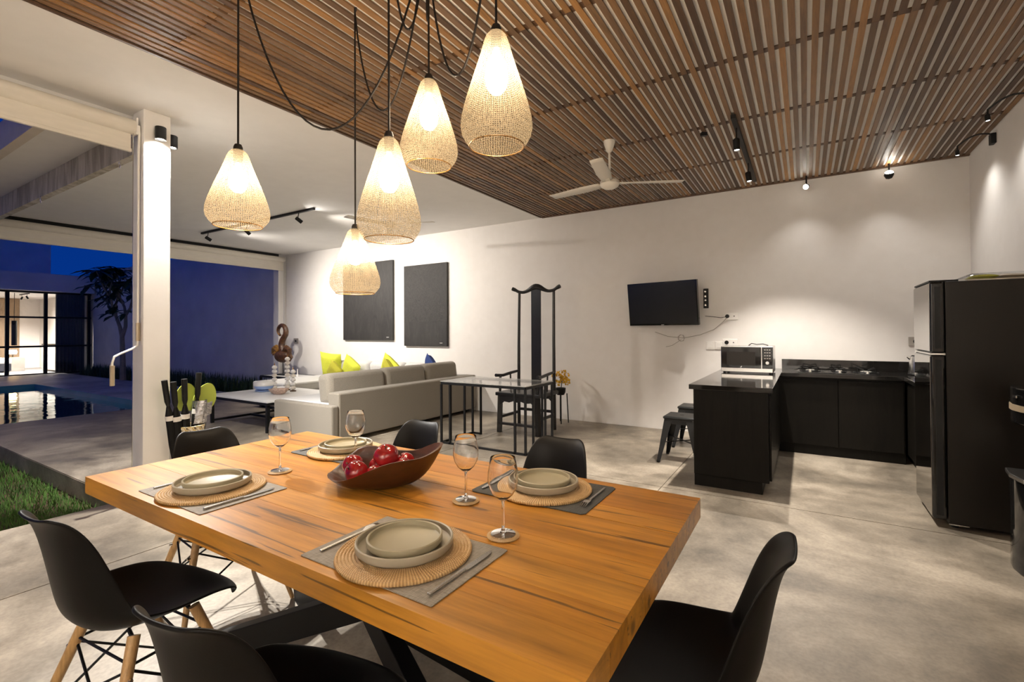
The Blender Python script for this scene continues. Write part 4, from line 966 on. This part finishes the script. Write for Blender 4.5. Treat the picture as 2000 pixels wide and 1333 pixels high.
MB().prism([(.036,-.003),(.30,-.003),(.30,.343),(.036,.343),(.006,.25),(-.004,.17),(.006,.09)], .872, .905).build('tan_band', M['tan'], wd_, smooth=30)
MB().prism([(.0,.03),(.12,.03),(.12,.31),(.0,.31),(-.02,.17)], .501, .525).build('drip_tray', M['steel'], wd_, smooth=0, bevel=.004)
for py in (.12,.22): MB().tube([(.09,py,.78),(.07,py,.77),(.07,py,.70)], .012, 8).build('tap', M['black'], wd_)
MB().lathe([(0,.0),(.12,.0),(.11,.02),(.05,.028),(0,.028)], 24, (.17,.17,1.0)).build('bottle_seat', M['black'], wd_)
MB().box(-.006,-.001,.10,.15,.945,.957).build('maker_badge', M['steel'], wd_, smooth=0)
# metal stools
def stool(lab, x, y):
    t = thing('metal_stool', lab, 'stool', (x,y,0), 0, 'gunmetal stools at the peninsula'); H_ = .46; a = .155
    o = MB().box(-a,a,-a,a,H_-.028,H_).build('seat', M['stool'], t, smooth=60, bevel=.024, seg=4)
    MB().lathe([(0,0),(.022,0),(.022,.0015),(0,.0015)], 16, (0,0,H_)).build('hand_hole', M['black'], t)
    for sx_ in (-1,1):
        for sy_ in (-1,1):
            p = Vector((sx_*.128,sy_*.128,H_-.03)); q = Vector((sx_*.19,sy_*.19,.012)); G = MB(); b = 0
            for e, wd in ((p,.075),(q,.030)):
                c_ = e+Vector((sx_*.012,sy_*.012,0)); G.v += [tuple(c_+Vector((-sx_*wd,0,0))), tuple(c_), tuple(c_+Vector((0,-sy_*wd,0)))]
            G.f += [(0,1,4,3),(1,2,5,4)]; o = G.build('leg', M['stool'], t, smooth=0); md = o.modifiers.new('solidify','SOLIDIFY'); md.thickness = .006; md.offset = 0
            MB().lathe([(0,0),(.016,0),(.018,.022),(0,.022)], 10, (sx_*.192,sy_*.192,0)).build('rubber_foot', M['black'], t)
    for s_ in (-1,1):
        MB().box(-.13,.13,s_*.142-.003,s_*.142+.003,H_-.075,H_-.028).build('skirt', M['stool'], t, smooth=0); MB().box(s_*.142-.003,s_*.142+.003,-.13,.13,H_-.075,H_-.028).build('skirt', M['stool'], t, smooth=0)
    MB().bar((-.16,-.16,.20),(.16,.16,.20),.02,.006).build('cross_brace', M['stool'], t, smooth=0); MB().bar((-.16,.16,.206),(.16,-.16,.206),.02,.006).build('cross_brace', M['stool'], t, smooth=0)
stool('gunmetal metal stool nearest the camera beside the peninsula', -1.075, 5.02); stool('gunmetal metal stool further back beside the peninsula', -1.09, 5.72)

# ================================================================== UMBRELLA STAND
us = thing('umbrella_stand', 'cream and gold patterned umbrella stand behind the white column', 'umbrella stand', (-4.235,1.895,0))
MB().lathe([(0,0),(.10,0),(.105,.01),(.105,.555),(.110,.56),(.110,.578),(.098,.578),(.096,.02),(0,.02)], 32).build('pot', M['basket'], us, smooth=40)
def umbrella(lab, dx, dy, lean, top):
    b = Vector((-4.235+dx*.3, 1.895+dy*.3, .03)); t_ = Vector((-4.235+dx, 1.895+dy, top)); d = (t_-b)
    th = thing('folded_umbrella', lab, 'umbrella', tuple(b), 0, 'folded umbrellas in the stand')
    MB().tube([(0,0,0), d*.15, d*.45, d*.70, d*.78], [.008,.022,.034,.030,.012], 10).build('canopy', M['plastic'], th)
    MB().tube([d*.78, d*.82, d*1.0], [.011,.020,.021], 12).build('handle', M['black'], th)
    MB().tube([d*.66, d*.70], [.032,.031], 12).build('strap', M['whitepl'], th)
    MB().tube([d*.79, d*.815], [.013,.013], 10).build('collar', M['chrome'], th)
umbrella('black folded umbrella leaning furthest left in the stand', .03,-.185, 0, .955); umbrella('black folded umbrella second from the left in the stand', .055,-.135, 0, .94)
umbrella('black folded umbrella in the middle of the stand', .05,-.055, 0, .955); umbrella('tallest black umbrella at the right of the stand', .03,.06, 0, .995)
for j, (dy, dx, ang, z, lab) in enumerate(((-.01,-.02,.15,.80,'lime green paddle fan standing among the umbrellas'),(.125,.0,.9,.79,'lime green paddle fan leaning out at the right of the stand'))):
    pf = thing('paddle_fan', lab, 'paddle fan', (-4.235+dx*.4,1.895+dy*.35,.03), 0, 'lime paddle fans in the umbrella stand')
    poly = [(.085*math.cos(2*PI*k/28)*(1-.18*math.sin(2*PI*k/28)), .115*math.sin(2*PI*k/28)) for k in range(28)]
    Q = Matrix.Translation((dx*.6,dy*.65,z-.03)) @ Matrix.Rotation(PI/2,4,'Z') @ Matrix.Rotation(ang*.35,4,'Y') @ Matrix.Rotation(PI/2,4,'X')
    MB().prism(poly, -.003, .003).xf(Q).build('blade', M['limeleaf'], pf, smooth=0)
    MB().tube([(0,0,0),(dx*.5,dy*.5,z-.10)], .008, 8).build('handle', M['limeleaf'], pf)
fo_ = thing('wrapped_bundle', 'crinkled black and silver wrapping among the umbrellas', 'wrapping', (-4.225,1.935,.035)); rf = random.Random(9); G = []
for i in range(9):
    row = []
    for k in range(16):
        a = 2*PI*k/16; r = (.045+.012*math.sin(i*1.1))*(1+.25*(rf.random()-.5)); row.append((r*math.cos(a)+.012*i/8, r*math.sin(a)+.035*i/8, i*.092))
    G.append(row)
MB().grid(G[:7], True).build('black_wrap', M['glossblk'], fo_, smooth=0); MB().grid(G[6:], True).build('silver_wrap', M['foil'], fo_, smooth=0)
o = MB().prism([(0,0),(.05,.02),(.06,.12),(.015,.11)], -.003,.003).xf(Matrix.Translation((.05,.05,.60)) @ Matrix.Rotation(PI/2,4,'Z') @ Matrix.Rotation(PI/2,4,'X')).build('loose_flap', M['foil'], fo_, smooth=0)

# ================================================================== COURTYARD: TREE, BEDROOM PAVILION
PX = -21.6
pv = thing('bedroom_pavilion', 'low flat-roofed pavilion with lit glass front across the pool', 'building', (PX,0,0))
MB().box(-5,.35,-3,6.5,2.72,3.30).build('roof', M['gwall'], pv, smooth=0)
MB().box(-5,.1,-3,6.5,-.4,-.05).build('floor_slab', M['terrace'], pv, smooth=0)
MB().box(-5.1,-5,-3,6.5,-.05,2.72).build('wall', M['plaster'], pv, smooth=0); MB().box(-5,-.15,6.38,6.5,-.05,2.72).build('wall', M['plaster'], pv, smooth=0); MB().box(-5,0,-3,-2.9,-.05,2.72).build('wall', M['plaster'], pv, smooth=0)
ys = [-1.4,.05,1.5,2.95,4.42,5.32,6.44]
for y in ys: MB().box(-.03,.05,y-.045,y+.045,-.05,2.72).build('mullion', M['black'], pv, smooth=0)
for z in (-.02,.90,1.86,2.69): MB().box(-.02,.04,-2.9,6.5,z-.03,z+.03).build('transom', M['black'], pv, smooth=0)
for i in range(len(ys)-1):
    for z0, z1 in ((.01,.87),(.93,1.83),(1.89,2.66)): MB().box(.005,.012,ys[i]+.046,ys[i+1]-.046,z0,z1).build('pane', M['pane'], pv, smooth=0)
cu_ = MB(); G = [[(-.12+.04*math.sin(k*1.4), 5.60+k*.0205, z) for k in range(38)] for z in (0,2.68)]; cu_.grid(G); cu_.build('curtain', M['curtain'], pv, smooth=80)
MB().box(-4.99,-4.93,4.0,5.78,-.05,2.71).build('wood_panel', M['woodpan'], pv, smooth=0)
bd = thing('bed', 'white-sheeted bed inside the lit pavilion', 'bed', (PX-2.6,4.5,-.05))
MB().box(-1.9,.1,-.9,.55,.05,.30).build('bed_base', M['curtain'], bd, smooth=0); MB().box(-1.9,.12,-.92,.57,.30,.50).build('mattress', M['bedlinen'], bd, smooth=0, bevel=.06, seg=3)
ns_ = MB().box(-.25,.25,-.2,.2,0,.5).build('bedside_block', M['greyblk'], loc=(PX-3.3,5.32,-.05), smooth=0, bevel=.01); tag(ns_, 'grey bedside block next to the bed in the pavilion', 'bedside table')
bl_ = thing('bedside_lamp', 'small glowing bedside lamp inside the pavilion', 'lamp', (PX-3.3,5.25,.451))
MB().lathe([(0,0),(.05,0),(.012,.02),(.012,.12),(0,.12)], 14).build('stem', M['black'], bl_); MB().lathe([(.10,.12),(.12,.2),(.09,.28),(0,.28)], 18).build('shade', M['bedlamp'], bl_)
pc = thing('cylinder_pendant', 'long black cylinder pendant inside the pavilion', 'lamp', (PX-1.2,4.84,0)); MB().tube([(0,0,.93),(0,0,1.77)], .07, 14).build('shade', M['black'], pc); MB().tube([(0,0,1.75),(0,0,2.71)], .008, 6).build('cord', M['black'], pc)
cbn = thing('sideboard', 'white sideboard along the pavilion wall', 'cabinet', (PX-1.8,6.1,-.05)); MB().box(-.8,.8,-.22,.22,.05,.95).build('body', M['whitecer'], cbn, smooth=0); MB().box(-.82,.82,-.24,.24,.95,.99).build('top', M['black'], cbn, smooth=0)
for px in (-.4,.4): MB().box(px-.38,px+.38,-.24,-.22,.08,.93).build('door', M['marble'], cbn, smooth=0)
ca = MB().box(-.3,.3,-.02,0,0,1.0).build('wall_art', M['shell'], loc=(PX-1.6,6.34,1.2), smooth=0); tag(ca, 'pale wall art above the pavilion sideboard', 'picture')
ptk = thing('track_light', 'short black track light inside the pavilion', 'track light', (PX-1.5,5.15,2.715)); MB().box(-.5,.5,-.02,.02,-.03,0).build('track', M['black'], ptk, smooth=0)
head(ptk, (-.3,0,-.14), (-.5,-.3,-1), energy=170, angle=120, up=.11, col=NEUT); head(ptk, (.3,0,-.14), (-.3,.6,-1), energy=170, angle=120, up=.11, col=NEUT)
rb = MB().box(-.4,.4,-4,6.0,3.3,4.62).build('roof_block', M['gwall'], loc=(PX-2.6,0,0), smooth=0); tag(rb, 'dark rendered block rising behind the pavilion roof', 'building')
# frangipani tree
tr_ = thing('frangipani_tree', 'young frangipani tree beside the garden wall beyond the pool', 'tree', (-16.6,5.72,-.06)); rt = random.Random(21)
leafm = MB().grid([[(-.012,0,0),(0,0,.004),(.012,0,0)],[(-.05,.12,.012),(0,.12,0),(.05,.12,.012)],[(-.055,.24,.0),(0,.24,-.014),(.055,.24,.0)],[(-.004,.36,-.05),(0,.36,-.052),(.004,.36,-.05)]]).mesh('leaf', M['leaf'], 60)
def limb(p, d, L, r, depth):
    d = d.normalized(); q1 = p + d*L*.5 + Vector((rt.uniform(-.05,.05),rt.uniform(-.05,.05),0)); q = p + d*L + Vector((0,0,.05*L))
    MB().tube([p, q1, q], [r, r*.85, r*.72], 8).build('trunk' if depth == 0 else 'branch', M['bark'], tr_)
    if depth >= 2:
        for k in range(4 if depth < 4 else 0):
            inst(leafm, 'leaf', tr_, tuple(p.lerp(q, rt.random())), (rt.uniform(.1,-.9),0,rt.random()*6.3), (rt.uniform(.9,1.3),)*3)
    if depth == 4 or (depth == 3 and rt.random() < .35):
        for k in range(7):
            a = k*2*PI/7+rt.random(); e = rt.uniform(.2,-.7)
            inst(leafm, 'leaf', tr_, tuple(q), (e,0,a), (rt.uniform(1.0,1.5),)*3)
        return
    n = 2 if depth < 1 else rt.choice((2,2,3))
    a0 = rt.random()*PI*2
    for k in range(n):
        a = a0+k*2*PI/n+rt.uniform(-.3,.3); sp = .80 if depth else .45
        limb(q, d*.9+Vector((math.cos(a)*sp, math.sin(a)*sp*.35-.05, .22)), L*(.50 if depth == 0 else .86), r*.70, depth+1)
limb(Vector((0,0,0)), Vector((-.05,0,1)), 1.22, .08, 0)
